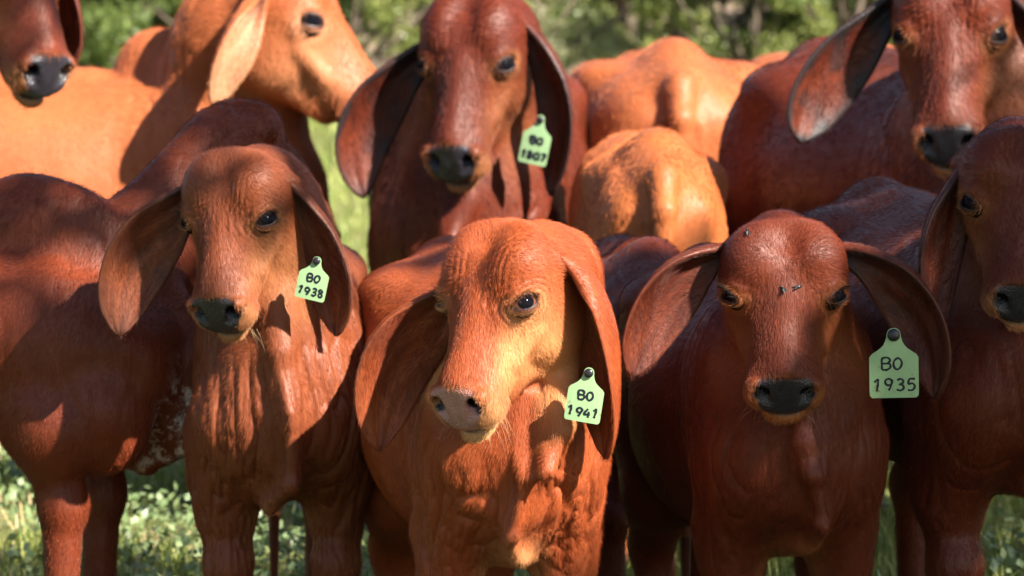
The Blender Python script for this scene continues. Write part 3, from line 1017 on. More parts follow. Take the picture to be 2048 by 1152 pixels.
# ------------------------------------------------------------------ short coat hair as real strands
def coat_hair(a, count, length=.011, radius=.00014, xmin=-1.1, seed=1, lashes=(), whiskers=0):
    rng = np.random.default_rng(seed)
    V, F = a['V'].astype(np.float32), a['F']
    F = F[(V[F[:, 0], 0] > xmin * a['S'])]
    e1, e2 = V[F[:, 2]] - V[F[:, 0]], V[F[:, 3]] - V[F[:, 1]]
    cr = np.cross(e1, e2); ar = np.linalg.norm(cr, axis=1); nr = cr / (ar[:, None] + 1e-12)
    A1, A2 = a['A1'], a['A2']
    wgt = ar * (1 - np.clip(A1[F[:, 0], 0] * 1.2, 0, 1)) * (1 - .8 * np.clip(A2[F[:, 0], 1], 0, 1))
    H = a['b2h'](V[F[:, 0]])
    inh = np.linalg.norm(H - np.array([.2, 0, -.06]), axis=1) < .26
    wgt = wgt * np.where(inh, 2.0, 1.0)
    f = rng.choice(len(F), count, p=wgt / wgt.sum())
    u, v = rng.uniform(0, 1, (2, count, 1)).astype(np.float32)
    q = F[f]
    P = (V[q[:, 0]] * (1 - u) + V[q[:, 1]] * u) * (1 - v) + (V[q[:, 3]] * (1 - u) + V[q[:, 2]] * u) * v
    n = nr[f]
    # lie of the coat: back and down on the body; from a whorl on the forehead towards muzzle, poll and cheeks on the head
    flow = np.tile(np.array([-.55, 0, -.8], np.float32), (count, 1))
    Hp = a['b2h'](P)
    wh = Hp - np.array([.105, 0, .05])
    hd = wh * np.array([1, 1.2, 1]); hd /= np.linalg.norm(hd, axis=1)[:, None] + 1e-6
    hd = hd @ a['HR'].T
    k = (1 - sstep(.20, .28, np.linalg.norm(Hp - np.array([.17, 0, -.05]), axis=1)))[:, None]
    flow = flow * (1 - k) + hd * k
    sw = np.stack([vnoise(P * 9, s_) for s_ in (5, 6, 7)], 1) * .55
    flow = flow + sw + rng.normal(0, .16, (count, 3))
    flow -= n * (flow * n).sum(1)[:, None]
    flow /= np.linalg.norm(flow, axis=1)[:, None] + 1e-6
    L = (length * rng.uniform(.6, 1.35, count) * (1 + .35 * vnoise(P * 12, 3)))[:, None]
    lift = rng.uniform(.10, .42, count)[:, None]
    p0 = P - n * .0008
    p1 = P + (flow * .5 + n * lift * .55) * L
    p2 = P + (flow * 1.0 + n * lift * .70) * L
    ex, exr, exc = [], [], []
    h2b_ = a['h2b']
    for s_ in lashes:
        LV = eyelids(s_)[0][:40]
        mir = np.array([1, s_, 1])
        for i in range(1, 20):
            for rep_ in range(2):
                base = LV[i] * (1 - .5 * rep_) + LV[i + 1 if i < 39 else i] * .5 * rep_
                dr = (EYE_N + EYE_W * .35 - EYE_U * .25 + rng.normal(0, .12, 3)) * mir
                L_ = rng.uniform(.012, .020)
                ex.append([h2b_(base), h2b_(base + dr * L_ * .5), h2b_(base + dr * L_ + EYE_W * mir * -.004)])
                exr.append(.00028); exc.append((.012, .008, .007))
    for i in range(whiskers):
        sd_ = rng.choice([-1, 1])
        b0 = np.array([rng.uniform(.335, .392), sd_ * rng.uniform(.012, .055), rng.uniform(-.115, -.085)])
        dr = np.array([.5, sd_ * rng.uniform(.1, .9), rng.uniform(-.9, .15)]); dr /= np.linalg.norm(dr)
        L_ = rng.uniform(.02, .05)
        ex.append([h2b_(b0), h2b_(b0 + dr * L_ * .55), h2b_(b0 + dr * L_ + np.array([.012, 0, -.006]))])
        exr.append(.00013); exc.append((.55, .38, .22))
    pos = np.stack([p0, p1, p2], 1).reshape(-1, 3).astype(np.float32)
    nx = len(ex)
    if nx: pos = np.concatenate([pos, np.array(ex, np.float32).reshape(-1, 3)])
    hc = bpy.data.hair_curves.new('coat_hair')
    hc.add_curves([3] * (count + nx))
    hc.attributes['position'].data.foreach_set('vector', pos.ravel())
    ra = hc.attributes.get('radius') or hc.attributes.new('radius', 'FLOAT', 'POINT')
    rr = (rng.uniform(.7, 1.2, count)[:, None] * np.array([1, .8, .15]) * radius).ravel().astype(np.float32)
    if nx: rr = np.concatenate([rr, (np.array(exr)[:, None] * np.array([1, .8, .2])).ravel().astype(np.float32)])
    ra.data.foreach_set('value', rr)
    # colour of each strand follows the hide below it
    kw = a['mat'][1]
    deep, bright = np.array(kw.get('deep', a['mat'][0][1] if len(a['mat'][0]) > 1 else (.1, .02, .01))), np.array(kw.get('bright', a['mat'][0][2] if len(a['mat'][0]) > 2 else (.3, .1, .03)))
    pale = np.array(kw.get('pale', (.52, .27, .12)))
    tone = np.clip(.45 + .35 * vnoise(P * 3.0, 2) + .25 * vnoise(P * 14, 4) + rng.normal(0, .22, count), 0, 1)[:, None]
    col = (deep * (1 - tone) + bright * tone)
    pm = np.clip(A1[q[:, 0], 1], 0, 1)[:, None]
    col = col * (1 - pm) + pale * pm
    cm_ = np.clip(A1[q[:, 0], 2], 0, 1)[:, None]
    col = col * (1 - cm_) + (.5 * bright * np.array([1.1, 1.3, 1.3]) + .5 * pale) * cm_
    ei = np.clip(A2[q[:, 0], 0] * (1 - A1[q[:, 0], 1]) * .8, 0, 1)[:, None]
    col = col * (1 - ei) + deep * .8 * ei
    bt = kw.get('blotch', 0)
    if bt:
        wv = vnoise(P * 16, 21) * .6 + vnoise(P * 38, 22) * .4
        bm_ = (np.clip(A2[q[:, 0], 2] * 1.2, 0, 1) * sstep(.02, .22, wv) * bt)[:, None]
        col = col * (1 - bm_) + np.array([.42, .36, .33]) * bm_
    dk = np.clip(A2[q[:, 0], 1], 0, 1)[:, None]
    col = col * (1 - dk) + np.array([.02, .014, .014]) * dk
    col = np.clip(col * 1.45, 0, .9)
    at = hc.attributes.new('strand', 'FLOAT_COLOR', 'CURVE')
    if nx: col = np.concatenate([col, np.array(exc)])
    at.data.foreach_set('color', np.c_[col, np.ones(count + nx)].astype(np.float32).ravel())
    hc.materials.append(HAIR_MAT)
    o = bpy.data.objects.new('coat_hair', hc)
    COL.objects.link(o); o.parent = a['body']
    return o


HAIR_MAT, _nt, _b, _o = nodes_of('coat_strand')
_at = _nt.nodes.new('ShaderNodeAttribute'); _at.attribute_name = 'strand'
_nt.links.new(_at.outputs['Color'], _b.inputs['Base Color'])
_b.inputs['Roughness'].default_value = .45
_b.inputs['Specular IOR Level'].default_value = .28

# ------------------------------------------------------------------ ground
gm, nt, b, out = nodes_of('pasture')
tc = nt.nodes.new('ShaderNodeTexCoord').outputs['Object']
n1 = noise(nt, tc, .9, 5, .6); n2 = noise(nt, tc, 9, 5, .65); n3 = noise(nt, tc, 45, 4, .7)
c = mixc(nt, ramp(nt, n1, [(.35, (0, 0, 0)), (.65, (1, 1, 1))]), (.16, .21, .05), (.34, .36, .12))
c = mixc(nt, ramp(nt, n2, [(.48, (0, 0, 0)), (.68, (1, 1, 1))]), c, (.27, .19, .11))
c = mixc(nt, ramp(nt, n3, [(.3, (0, 0, 0)), (.75, (1, 1, 1))]), mixc(nt, .5, c, (.05, .06, .02)), c)
spy = nt.nodes.new('ShaderNodeSeparateXYZ'); nt.links.new(tc, spy.inputs[0])
far = mathn(nt, 'MULTIPLY', mathn(nt, 'SUBTRACT', spy.outputs[1], 36.0), .25, True)
nb_ = noise(nt, tc, .7, 4, .6)
far = mathn(nt, 'MULTIPLY', far, ramp(nt, nb_, [(.40, (0, 0, 0)), (.55, (1, 1, 1))]))
c = mixc(nt, far, c, mixc(nt, n3, (.30, .20, .15), (.46, .34, .27)))
nt.links.new(c, b.inputs['Base Color']); b.inputs['Roughness'].default_value = .95
b.inputs['Specular IOR Level'].default_value = .15
bp = nt.nodes.new('ShaderNodeBump'); bp.inputs['Distance'].default_value = .05; bp.inputs['Strength'].default_value = .9
nt.links.new(n3, bp.inputs['Height']); nt.links.new(bp.outputs[0], b.inputs['Normal'])
gx = np.linspace(-120, 120, 81); gy = np.concatenate([np.linspace(-30, 60, 120), np.linspace(65, 400, 40)])
GX, GY = np.meshgrid(gx, gy, indexing='ij')
GV = np.stack([GX.ravel(), GY.ravel(), ground_z(GX.ravel(), GY.ravel())], 1)
ii = np.arange(GX.size).reshape(GX.shape)
GF = np.stack([ii[:-1, :-1], ii[1:, :-1], ii[1:, 1:], ii[:-1, 1:]], -1).reshape(-1, 4)
tag(link('ground', np_mesh('ground', GV, GF, gm)), kind='structure')


def leaf_material(name, dark, light, trans=.45, rough=.36, spec=.6):
    m, nt, b, out = nodes_of(name)
    at = nt.nodes.new('ShaderNodeAttribute'); at.attribute_name = 'tone'
    col = mixc(nt, at.outputs['Fac'], dark, light)
    nt.links.new(col, b.inputs['Base Color'])
    b.inputs['Roughness'].default_value = rough
    b.inputs['Specular IOR Level'].default_value = spec
    tr = nt.nodes.new('ShaderNodeBsdfTranslucent')
    tcol = mixc(nt, .4, col, (.30, .38, .08))
    nt.links.new(tcol, tr.inputs['Color'])
    ms = nt.nodes.new('ShaderNodeMixShader'); ms.inputs[0].default_value = trans
    nt.links.new(b.outputs[0], ms.inputs[1]); nt.links.new(tr.outputs[0], ms.inputs[2])
    nt.links.new(ms.outputs[0], out.inputs[0])
    return m


def leaf_faces(P, size, rng, up=.4, aspect=.5):
    """one folded leaf (two triangles each side of the midrib) at each point"""
    n = len(P)
    d = rng.normal(size=(n, 3)); d /= np.linalg.norm(d, axis=1)[:, None]
    nr = rng.normal(size=(n, 3)) + np.array([0, 0, up * 3]); nr -= d * (nr * d).sum(1)[:, None]
    nr /= np.linalg.norm(nr, axis=1)[:, None]
    sd = np.cross(d, nr)
    L = (size * rng.uniform(.65, 1.3, n))[:, None]
    w = L * aspect * .5
    mid = P + d * L * .45 - nr * L * .06
    V = np.stack([P, mid + sd * w + nr * L * .10, P + d * L, mid - sd * w + nr * L * .10], 1).reshape(-1, 3)
    q = np.arange(n * 4).reshape(n, 4)
    F = np.concatenate([q[:, [0, 1, 2]], q[:, [0, 2, 3]]])
    return V, F


def crown_points(rng, clumps, n):
    c = clumps[rng.integers(0, len(clumps), n)]
    v = rng.normal(size=(n, 3)); v /= np.linalg.norm(v, axis=1)[:, None]
    r = rng.uniform(.25, 1, n) ** .5
    return c[:, :3] + v * (r * c[:, 3])[:, None] * np.array([1, 1, .8])


def stems_mesh(name, paths, mat, seg=7):
    V, F = [], []
    for pts, rs in paths:
        pts = np.asarray(pts, float)
        T = np.gradient(pts, axis=0); T /= np.linalg.norm(T, axis=1)[:, None] + 1e-9
        b0 = len(V)
        for p, t, r in zip(pts, T, rs):
            a = np.cross(t, (.3, .9, .1)); a /= np.linalg.norm(a); c = np.cross(t, a)
            for k in range(seg):
                an = 2 * math.pi * k / seg
                V.append(p + (a * math.cos(an) + c * math.sin(an)) * r)
        for i in range(len(pts) - 1):
            for k in range(seg):
                x, y = b0 + i * seg + k, b0 + i * seg + (k + 1) % seg
                F.append((x, y, y + seg, x + seg))
    return np_mesh(name, np.array(V), np.array(F), mat)


BARK = plain('bark', (.11, .085, .065), .9, .2, .45, 12)
LEAF = [leaf_material('leaf_deep', (.075, .115, .032), (.22, .28, .09)),
        leaf_material('leaf_fresh', (.16, .20, .055), (.40, .42, .15)),
        leaf_material('leaf_grey', (.21, .23, .12), (.46, .45, .27)),
        leaf_material('leaf_dark', (.035, .060, .024), (.13, .17, .065))]


def make_shrub(kind, seed, w, h, nl, size):
    rng = np.random.default_rng(seed)
    k = 34
    cl = np.stack([rng.normal(0, w * .38, k), rng.normal(0, w * .30, k), rng.uniform(.12, 1, k) ** .8 * h, rng.uniform(.16, .36, k) * w * .55], 1)
    cl[:, 2] = np.maximum(cl[:, 2] * (1 - .25 * (np.abs(cl[:, 0]) / w) ** 2), .15)
    P = crown_points(rng, cl, nl)
    P = P[P[:, 2] > .03]
    V, F = leaf_faces(P, np.full(len(P), size), rng)
    ton = np.repeat(np.clip(rng.normal(.45, .25, len(P)) + .25 * vnoise(P * 2.2, seed), 0, 1), 4)
    crown = np_mesh('crown', V, F, LEAF[kind], smooth=False, attrs={'tone': ton})
    paths = []
    for c in cl[:14]:
        a = np.array([rng.normal(0, .10), rng.normal(0, .10), -.1])
        m1 = a * .6 + c[:3] * .4 + rng.normal(0, .08, 3); m1[2] = c[2] * .5
        paths.append((bez([a, a + (0, 0, .3 * h), m1, c[:3]], 7), np.linspace(.045, .012, 7)))
    return crown, stems_mesh('trunk', paths, BARK)


SHRUBS = [make_shrub(0, 21, 2.0, 3.0, 9000, .095), make_shrub(1, 22, 1.7, 2.2, 8000, .085),
          make_shrub(2, 23, 1.9, 2.4, 8000, .075), make_shrub(3, 24, 2.2, 3.4, 10000, .10)]
SHRUB_TEXT = ['leafy deep green shrub', 'bright yellow-green shrub', 'greyish pale green shrub', 'dark evergreen thicket shrub']
PLACES = ['behind the tan humped cow', 'at the edge of the clearing behind the herd', 'beside the bare bank behind the herd', 'behind the bony-rumped cow']
rs = np.random.default_rng(5)
spots = []
#        px    dist  kind scale
for px, d, k, s in [(-260, 36, 0, 1.0), (60, 33, 0, .9), (190, 35, 3, 1.0), (330, 36, 3, .9), (440, 33.5, 0, .8), (560, 37, 3, 1.0), (700, 34, 1, .75),
                    (830, 38, 2, .9), (960, 41, 1, .9), (1085, 35, 2, .7), (1190, 46, 1, .8), (1290, 39, 1, .42), (1400, 36, 0, .8), (1480, 34, 1, .7),
                    (1590, 36, 3, 1.0), (1680, 34, 0, .8), (1800, 35, 1, .85), (1950, 36, 0, 1.0), (2150, 35, 3, 1.0), (2350, 37, 0, 1.1)]:
    p = W(px, 300, d)
    spots.append((p[0], p[1], k, s, px))
for x, y, k, s in [(-6.3, 37, 3, 1.0), (-8.4, 36, 0, 1.1), (-10.8, 38, 1, 1.0), (-13, 37, 3, 1.2), (7.4, 37, 1, 1.0), (9.5, 36, 0, 1.1), (11.8, 38, 2, 1.0), (14, 37, 3, 1.2)]:
    spots.append((x, y, k, s, None))
for d, n in ((46, 15), (54, 15)):
    for i in range(n):
        spots.append(((i - n / 2 + rs.uniform(0, 1)) * 2.1, d + rs.uniform(-2, 2), int(rs.integers(0, 4)), rs.uniform(1.2, 1.8), None))
for i, (x, y, k, s, px) in enumerate(spots):
    o = empty('shrub', (x, y, float(ground_z(x, y)) - .02), rs.uniform(0, 6.28))
    o.scale = (s, s, s * rs.uniform(.9, 1.15))
    if px is None: where = 'in the outer rows of the thicket behind the herd'
    elif px < 250: where = 'behind the cow reaching in from the edge'
    elif px < 500: where = 'behind the tan cow\'s hump'
    elif px < 790: where = 'behind the tan cow\'s face'
    elif px < 1050: where = 'behind the head of the cow tagged BO 1807'
    elif px < 1200: where = 'between the BO 1807 cow and the bony rump'
    elif px < 1350: where = 'behind the near hip of the bony-rumped cow'
    elif px < 1500: where = 'behind the tail of the bony-rumped cow'
    elif px < 1750: where = 'behind the large dark red cow\'s back'
    elif px < 2000: where = 'behind the large dark red cow\'s head'
    else: where = 'past the large dark red cow'
    look = ' of tall growth' if s >= 1.0 and px is not None else ' of low growth' if s < .8 else ''
    tag(o, SHRUB_TEXT[k] + look + ' ' + where, 'shrub', 'shrubs of the thicket behind the herd')
    link('crown', SHRUBS[k][0], o); link('trunk', SHRUBS[k][1], o)

# ------------------------------------------------------------------ grass and herbs of the pasture
rg = np.random.default_rng(3)


def scatter(n, y0, y1, pad=.9, power=1.0):
    y = y0 + (y1 - y0) * rg.uniform(0, 1, n) ** power
    x = rg.uniform(-1, 1, n) * (y * .125 + pad)
    return np.stack([x, y, ground_z(x, y)], 1)


def blades(P, h, wdt, lean):
    n = len(P)
    a = rg.uniform(0, 6.283, n)
    d = np.stack([np.cos(a), np.sin(a), np.zeros(n)], 1)
    sd = np.stack([-np.sin(a), np.cos(a), np.zeros(n)], 1)
    h = (h * rg.uniform(.5, 1.4, n))[:, None]; w = (wdt * rg.uniform(.6, 1.3, n))[:, None]
    l = (lean * rg.uniform(.2, 1.2, n))[:, None]
    up = np.array([0, 0, 1.0])
    V = np.stack([P - sd * w, P + sd * w, P + up * h * .6 + d * h * l * .4 + sd * w * .7, P + up * h * .6 + d * h * l * .4 - sd * w * .7,
                  P + up * h * (1 - .3 * l) + d * h * l], 1).reshape(-1, 3)
    q = np.arange(n * 5).reshape(n, 5)
    return V, [q[:, [0, 1, 2, 3]], q[:, [3, 2, 4]]]


GRASS = leaf_material('grass_blade', (.11, .16, .030), (.36, .38, .12), .35, .5, .3)
P = np.concatenate([scatter(90000, 7, 18), scatter(32000, 16, 36)])
keep = vnoise(P * np.array([1.6, .9, 1]), 6) > -.45
P = P[keep]
V, F = blades(P, np.full(len(P), .085), np.full(len(P), .0030) * (1 + P[:, 1] / 20), np.full(len(P), .7))
tag(link('grass', np_mesh('grass', V, F, GRASS, False, {'tone': np.repeat(rg.uniform(0, 1, len(P)), 5)})), 'short green and straw coloured pasture grass', 'grass', kind='stuff')
HERB = leaf_material('herb_leaf', (.10, .16, .060), (.27, .34, .16), .25, .42, .5)
P = scatter(60000, 8, 20)
P = P[vnoise(P * np.array([1.3, .8, 1]), 12) > .08]
P = P + np.stack([np.zeros(len(P)), np.zeros(len(P)), rg.uniform(.01, .10, len(P))], 1)
V, F = leaf_faces(P, np.full(len(P), .030), rg, .8, .7)
tag(link('herb_cover', np_mesh('herb_cover', V, F, HERB, False, {'tone': np.repeat(rg.uniform(0, 1, len(P)), 4)})), 'low bluish green broad-leaved herbs covering the pasture', 'herbs', kind='stuff')
STRAW = leaf_material('straw', (.30, .22, .11), (.55, .43, .26), .15, .6, .3)
P = scatter(3800, 8, 22)
V, F = blades(P, np.full(len(P), .11), np.full(len(P), .004), np.full(len(P), 1.1))
tag(link('dry_straw', np_mesh('dry_straw', V, F, STRAW, False, {'tone': np.repeat(rg.uniform(0, 1, len(P)), 5)})), 'dry pale grass stalks scattered through the pasture', 'straw', kind='stuff')

# ------------------------------------------------------------------ the tree whose shade dapples the herd
SD = np.array(SUN_DIR)


def shade_xy(p, zc=5.0):
    p = np.asarray(p, float)
    t = (zc - p[..., 2]) / SD[2]
    return (p + SD * t[..., None])[..., :2]


GAPS = [  # places where the crown is open: seen point, distance, radius, remaining density
    (1030, 620, 8.0, .50, .0), (1000, 900, 8.1, .40, .0), (1160, 780, 8.2, .34, .0), (760, 640, 8.7, .22, .35),
    (520, 520, 8.5, .26, .0), (570, 850, 8.6, .32, .05), (450, 330, 8.55, .18, .3), (650, 690, 8.7, .28, .1),
    (150, 450, 9.0, .35, .60), (60, 700, 9.0, .30, .75),
    (640, 80, 12.4, .45, .0), (350, 200, 12.6, .50, .0), (50, 300, 12.7, .55, .0), (-200, 250, 12.8, .6, .0), (500, 250, 12.5, .4, .05), (760, 150, 12.3, .4, .05),
    (1340, 200, 13.4, .55, .0), (1340, 350, 11.2, .28, .0), (1440, 330, 11.4, .25, .05), (1230, 200, 13.4, .4, .0), (1150, 430, 12.4, .26, .0), (1480, 260, 14., .5, .0),
    (300, 1000, 13.0, 1.7, .0), (100, 1000, 13.5, 1.7, .0), (650, 300, 22., 1.5, .0), (1160, 250, 24, 2, .0),
]
rt = np.random.default_rng(17)
n = 90000
LP = np.stack([rt.uniform(1.7, 9.5, n), rt.uniform(1.0, 11.0, n), rt.uniform(3.9, 7.2, n)], 1)
ctr = np.array([5.6, 6.0, 5.4]); rad = np.array([3.7, 4.9, 1.6])
inside = (((LP - ctr) / rad) ** 2).sum(1) < 1
LP = LP[inside]
sxy = shade_xy(LP)
dens = np.full(len(LP), .80) * np.where(vnoise(np.c_[sxy * 2.6, np.zeros(len(sxy))], 4) > -.62, 1, .05)
for px, py, d, r, k in GAPS:
    g = shade_xy(W(px, py, d))
    dd = np.linalg.norm(sxy - g, axis=1)
    dens *= k + (1 - k) * sstep(r * .75, r * 1.25, dd + .10 * vnoise(np.c_[sxy * 7, np.zeros(len(sxy))], 3))
LP = LP[rt.uniform(0, 1, len(LP)) < dens]
V, F = leaf_faces(LP, np.full(len(LP), .135), rt, .6, .62)
tree = empty('shade_tree', (6.4, 5.6, 0))
tag(tree, 'spreading leafy tree shading the herd, gaps in its crown', 'tree')
cm = np_mesh('crown', V - np.array([6.4, 5.6, 0]), F, LEAF[0], False, {'tone': np.repeat(rt.uniform(0, 1, len(LP)), 4)})
link('crown', cm, tree)
paths = [(bez([(0, 0, -.2), (.1, .1, 1.2), (-.15, .1, 2.2), (0, 0, 3.4)], 8), np.linspace(.26, .17, 8))]
link('trunk', stems_mesh('trunk', paths, BARK, 12), tree)
pick = LP[rt.integers(0, len(LP), 22)] - np.array([6.4, 5.6, 0])
for q in pick:
    st_ = np.array([0, 0, rt.uniform(2.6, 3.3)])
    link('limb', stems_mesh('limb', [(bez([st_, st_ + np.array([q[0] * .2, q[1] * .2, .7]), q * .6 + st_ * .4 + (0, 0, .3), q], 9), np.linspace(.10, .015, 9))], BARK), tree)
print('setting', round(time.time() - T0, 1), len(LP), flush=True)

# ------------------------------------------------------------------ the herd
ONLY = globals().get('ONLY', None)
C_RED = dict(deep=(.075, .010, .0038), bright=(.225, .040, .011))
C_RED_SHADE = dict(deep=(.046, .0060, .0026), bright=(.150, .025, .0075))  # red coat of animals standing in shade, darkened to paint that shade in
C_TAN = dict(deep=(.22, .046, .014), bright=(.40, .125, .042))
C_MID = dict(deep=(.17, .040, .014), bright=(.40, .125, .042))


def coat(*a, **k):
    return (a, k)


def ground_point(px, d):
    p = W(px, 576, d)
    return np.array([p[0], p[1], float(ground_z(p[0], p[1]))])


def ears_of(d0, spec):
    out = []
    for e in spec:
        e = dict(e)
        e['pts'] = [W(x, y, d0 + dd) for x, y, dd in e['pts']]
        out.append(e)
    return out


CALVES = 'young calves standing at the front of the herd'
COWS = 'grown cattle standing behind the calves'


def calf_1941():
    d0 = 8.0
    return cattle('calf', 'pale-faced red calf with pinkish nose, wearing tag BO 1941', 'calf', CALVES,
        coat('coat_1941', (.155, .025, .0075), (.39, .092, .026), pale=(.55, .32, .14), nose=(.36, .165, .135)),
        ground_point(1010, 8.30), -9, .95, W(972, 602, d0), head_frame(41, 58, 0), .96,
        ears_of(d0, [
            dict(side=1, pts=[(1215, 520, .02), (1235, 700, .05), (1212, 918, .06)], face=(-.86, -.45, 0), w=.094, curl=1.4, dark=.05),
            dict(side=-1, pts=[(830, 640, .12), (752, 700, .17), (758, 902, .16)], root=(.085, .080, -.055), face=(.35, -.9, -.15), w=.080, curl=.8, dark=.25)]),
        .0042, tags=[dict(pos=W(1178, 746, d0 - .035), face=(-.16, -.98, .02), up=(.16, 0, 1), w=.066, h=.100, text=('BO', '1941'), label='pale green ear tag reading BO 1941', seed=3)],
        eyes='eye_brown', brow=1.0, hy=1.09, brisk=.3, jowl=1.5, hx=.97, seed=1, wrinkle=1.9, dew=1.3, hump=.8, hump_z=-.12, cheek=3.0, lean=-.25)


def calf_1938():
    d0 = 8.55
    return cattle('calf', 'red calf with black nose beside the white-flecked dewlap, wearing tag BO 1938', 'calf', CALVES,
        coat('coat_1938', (.10, .020, .008), (.26, .070, .025), pale=(.42, .20, .085)),
        ground_point(562, 8.85), -4, .97, W(455, 440, d0), head_frame(24, 64, 4), .93,
        ears_of(d0, [
            dict(side=1, pts=[(640, 430, .04), (690, 540, .06), (672, 672, .06)], face=(-.60, -.75, 0), w=.068, curl=1.1, dark=.35),
            dict(side=-1, pts=[(320, 440, .10), (240, 510, .12), (238, 672, .10)], face=(.3, -.92, -.15), w=.076, curl=.85, dark=.30)]),
        .0045, tags=[dict(pos=W(634, 522, d0 - .035), face=(-.2, -.97, .05), up=(.22, 0, 1), w=.060, h=.085, text=('BO', '1938'), label='pale green ear tag reading BO 1938', seed=5, bony=.8)],
        seed=2, hy=1.04, brisk=.5, jowl=1.35, fat=.92, lean=.25, cheek=1.4, hump_z=-.06, hx=.92, brow=.6, wrinkle=1.8, dew=1.25)


def calf_1935():
    d0 = 8.1
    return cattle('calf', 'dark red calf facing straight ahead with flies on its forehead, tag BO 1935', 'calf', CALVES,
        coat('coat_1935', (.050, .0072, .003), (.160, .029, .009), pale=(.40, .145, .048)),  # dark red, taken darker still: some of its shade is in the colour
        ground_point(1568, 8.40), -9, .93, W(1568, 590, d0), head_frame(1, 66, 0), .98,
        ears_of(d0, [
            dict(side=1, pts=[(1790, 505, .05), (1880, 620, .05), (1872, 798, .03)], face=(-.55, -.75, -.3), w=.070, curl=1.1, dark=.30),
            dict(side=-1, pts=[(1370, 505, .05), (1290, 600, .04), (1262, 755, .02)], face=(.35, -.85, -.4), w=.072, curl=1.1, dark=.15)]),
        .0045, tags=[dict(pos=W(1787, 670, d0 - .06), face=(0, -1, .02), up=(-.02, 0, 1), w=.090, h=.128, text=('BO', '1935'), label='large pale green ear tag reading BO 1935', seed=8, dx=-.06)],
        seed=3, hy=1.07, brisk=.2, jowl=1.3, dew=1.1, lean=-.15, hump_z=-.10, hx=.86, brow=.15, wrinkle=.9)


def cow_1807():
    d0 = 11.9
    return cattle('cow', 'dark-faced red cow with long drooping ears, wearing tag BO 1807', 'cow', COWS,
        coat('coat_1807', C_RED_SHADE['deep'], C_RED_SHADE['bright'], pale=(.40, .17, .07)),
        ground_point(935, 12.35), 4, 1.34, W(930, 128, d0), head_frame(22, 62, -2), 1.28,
        ears_of(d0, [
            dict(side=1, pts=[(1130, 110, .05), (1150, 250, .08), (1100, 392, .06)], face=(-.75, -.6, 0), w=.080, curl=1.1, dark=.6),
            dict(side=-1, root=(.07, .086, -.045), pts=[(765, 170, .13), (685, 250, .17), (728, 396, .14)], face=(.35, -.9, -.2), w=.095, curl=.85, dark=.6)]),
        .007, tags=[dict(pos=W(1081, 240, d0 - .02), face=(-.28, -.95, .05), up=(.22, 0, 1), w=.080, h=.135, text=('BO', '1807'), label='pale green ear tag reading BO 1807', seed=9, bold=.0042)],
        seed=4, wrinkle=.5)


def cow_right():
    d0 = 11.0
    return cattle('cow', 'large dark red cow resting its black muzzle above another calf\'s back', 'cow', COWS,
        coat('coat_right', C_RED_SHADE['deep'], C_RED_SHADE['bright'], pale=(.36, .15, .06)),
        ground_point(1975, 11.35), -19, 1.36, W(1900, 70, d0), head_frame(9, 63, 0), 1.30,
        ears_of(d0, [
            dict(side=1, pts=[(2090, 60, .06), (2110, 160, .08), (2060, 260, .08)], face=(-.7, -.65, -.1), w=.09, curl=1.0, dark=.8),
            dict(side=-1, pts=[(1700, 85, .12), (1610, 190, .12), (1600, 285, .08)], face=(.25, -.92, -.3), w=.094, curl=.8, dark=1.0)]),
        .007, seed=5, bony=.8)


def calf_right():
    d0 = 8.15
    return cattle('calf', 'dark red calf without a tag standing under the large cow\'s muzzle', 'calf', CALVES,
        coat('coat_calf_right', C_RED_SHADE['deep'], C_RED_SHADE['bright'], pale=(.42, .18, .08)),
        ground_point(2015, 8.50), -13, 1.06, W(2042, 405, d0), head_frame(2, 66, 0), .97,
        ears_of(d0, [
            dict(side=-1, pts=[(1890, 400, .06), (1840, 500, .06), (1880, 650, .05)], face=(.6, -.75, -.2), w=.066, curl=1.0, dark=.5),
            dict(side=1, pts=[(2220, 380, .06), (2290, 480, .06), (2260, 640, .05)], face=(-.6, -.75, -.2), w=.066, curl=1.0, dark=.3)]),
        .0055, seed=6, hx=.88, hump_z=-.08, brisk=.5, hy=1.05, lean=.4, wrinkle=.7)


def calf_left():
    d0 = 9.3
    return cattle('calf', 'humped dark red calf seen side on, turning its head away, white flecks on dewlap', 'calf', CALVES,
        coat('coat_calf_left', (.066, .0098, .0038), (.190, .037, .011), pale=(.24, .10, .05), blotch=.85),  # red lowered further, part of the shade on this calf is painted
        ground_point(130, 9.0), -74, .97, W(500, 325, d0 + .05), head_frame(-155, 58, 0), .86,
        ears_of(d0, [
            dict(side=1, pts=[(560, 300, .16), (590, 360, .18), (580, 460, .18)], face=(.2, .9, -.1), w=.06, curl=1.0, dark=.5),
            dict(side=-1, pts=[(380, 330, -.02), (320, 390, -.04), (300, 450, -.05)], face=(.3, .8, -.3), w=.055, curl=1.0, dark=.6)]),
        .006, seed=7, dew=1.35, hump=1.3, hump_z=.015, wrinkle=.45, neck_r=.74, lean=1.6, brisk=1.2, blot=1.0)


def cow_left():
    d0 = 12.4
    return cattle('cow', 'sunlit tan humped cow in profile with a pale open ear', 'cow', COWS,
        coat('coat_cow_left', C_TAN['deep'], C_TAN['bright'], pale=(.46, .27, .16)),
        ground_point(400, 12.75), -83, 1.31, W(640, 45, d0 + .12), head_frame(-80, 47, 0), 1.40,
        ears_of(d0, [
            dict(side=-1, pts=[(490, 40, -.12), (430, 110, -.14), (432, 215, -.10)], face=(.75, -.65, 0), w=.085, curl=1.5, dark=.0, pale=.8),
            dict(side=1, pts=[(600, 20, .35), (560, 100, .40), (560, 200, .40)], face=(.7, .6, 0), w=.085, curl=1.0, dark=.2)]),
        .008, seed=8, dew=1.1, hump=.88)


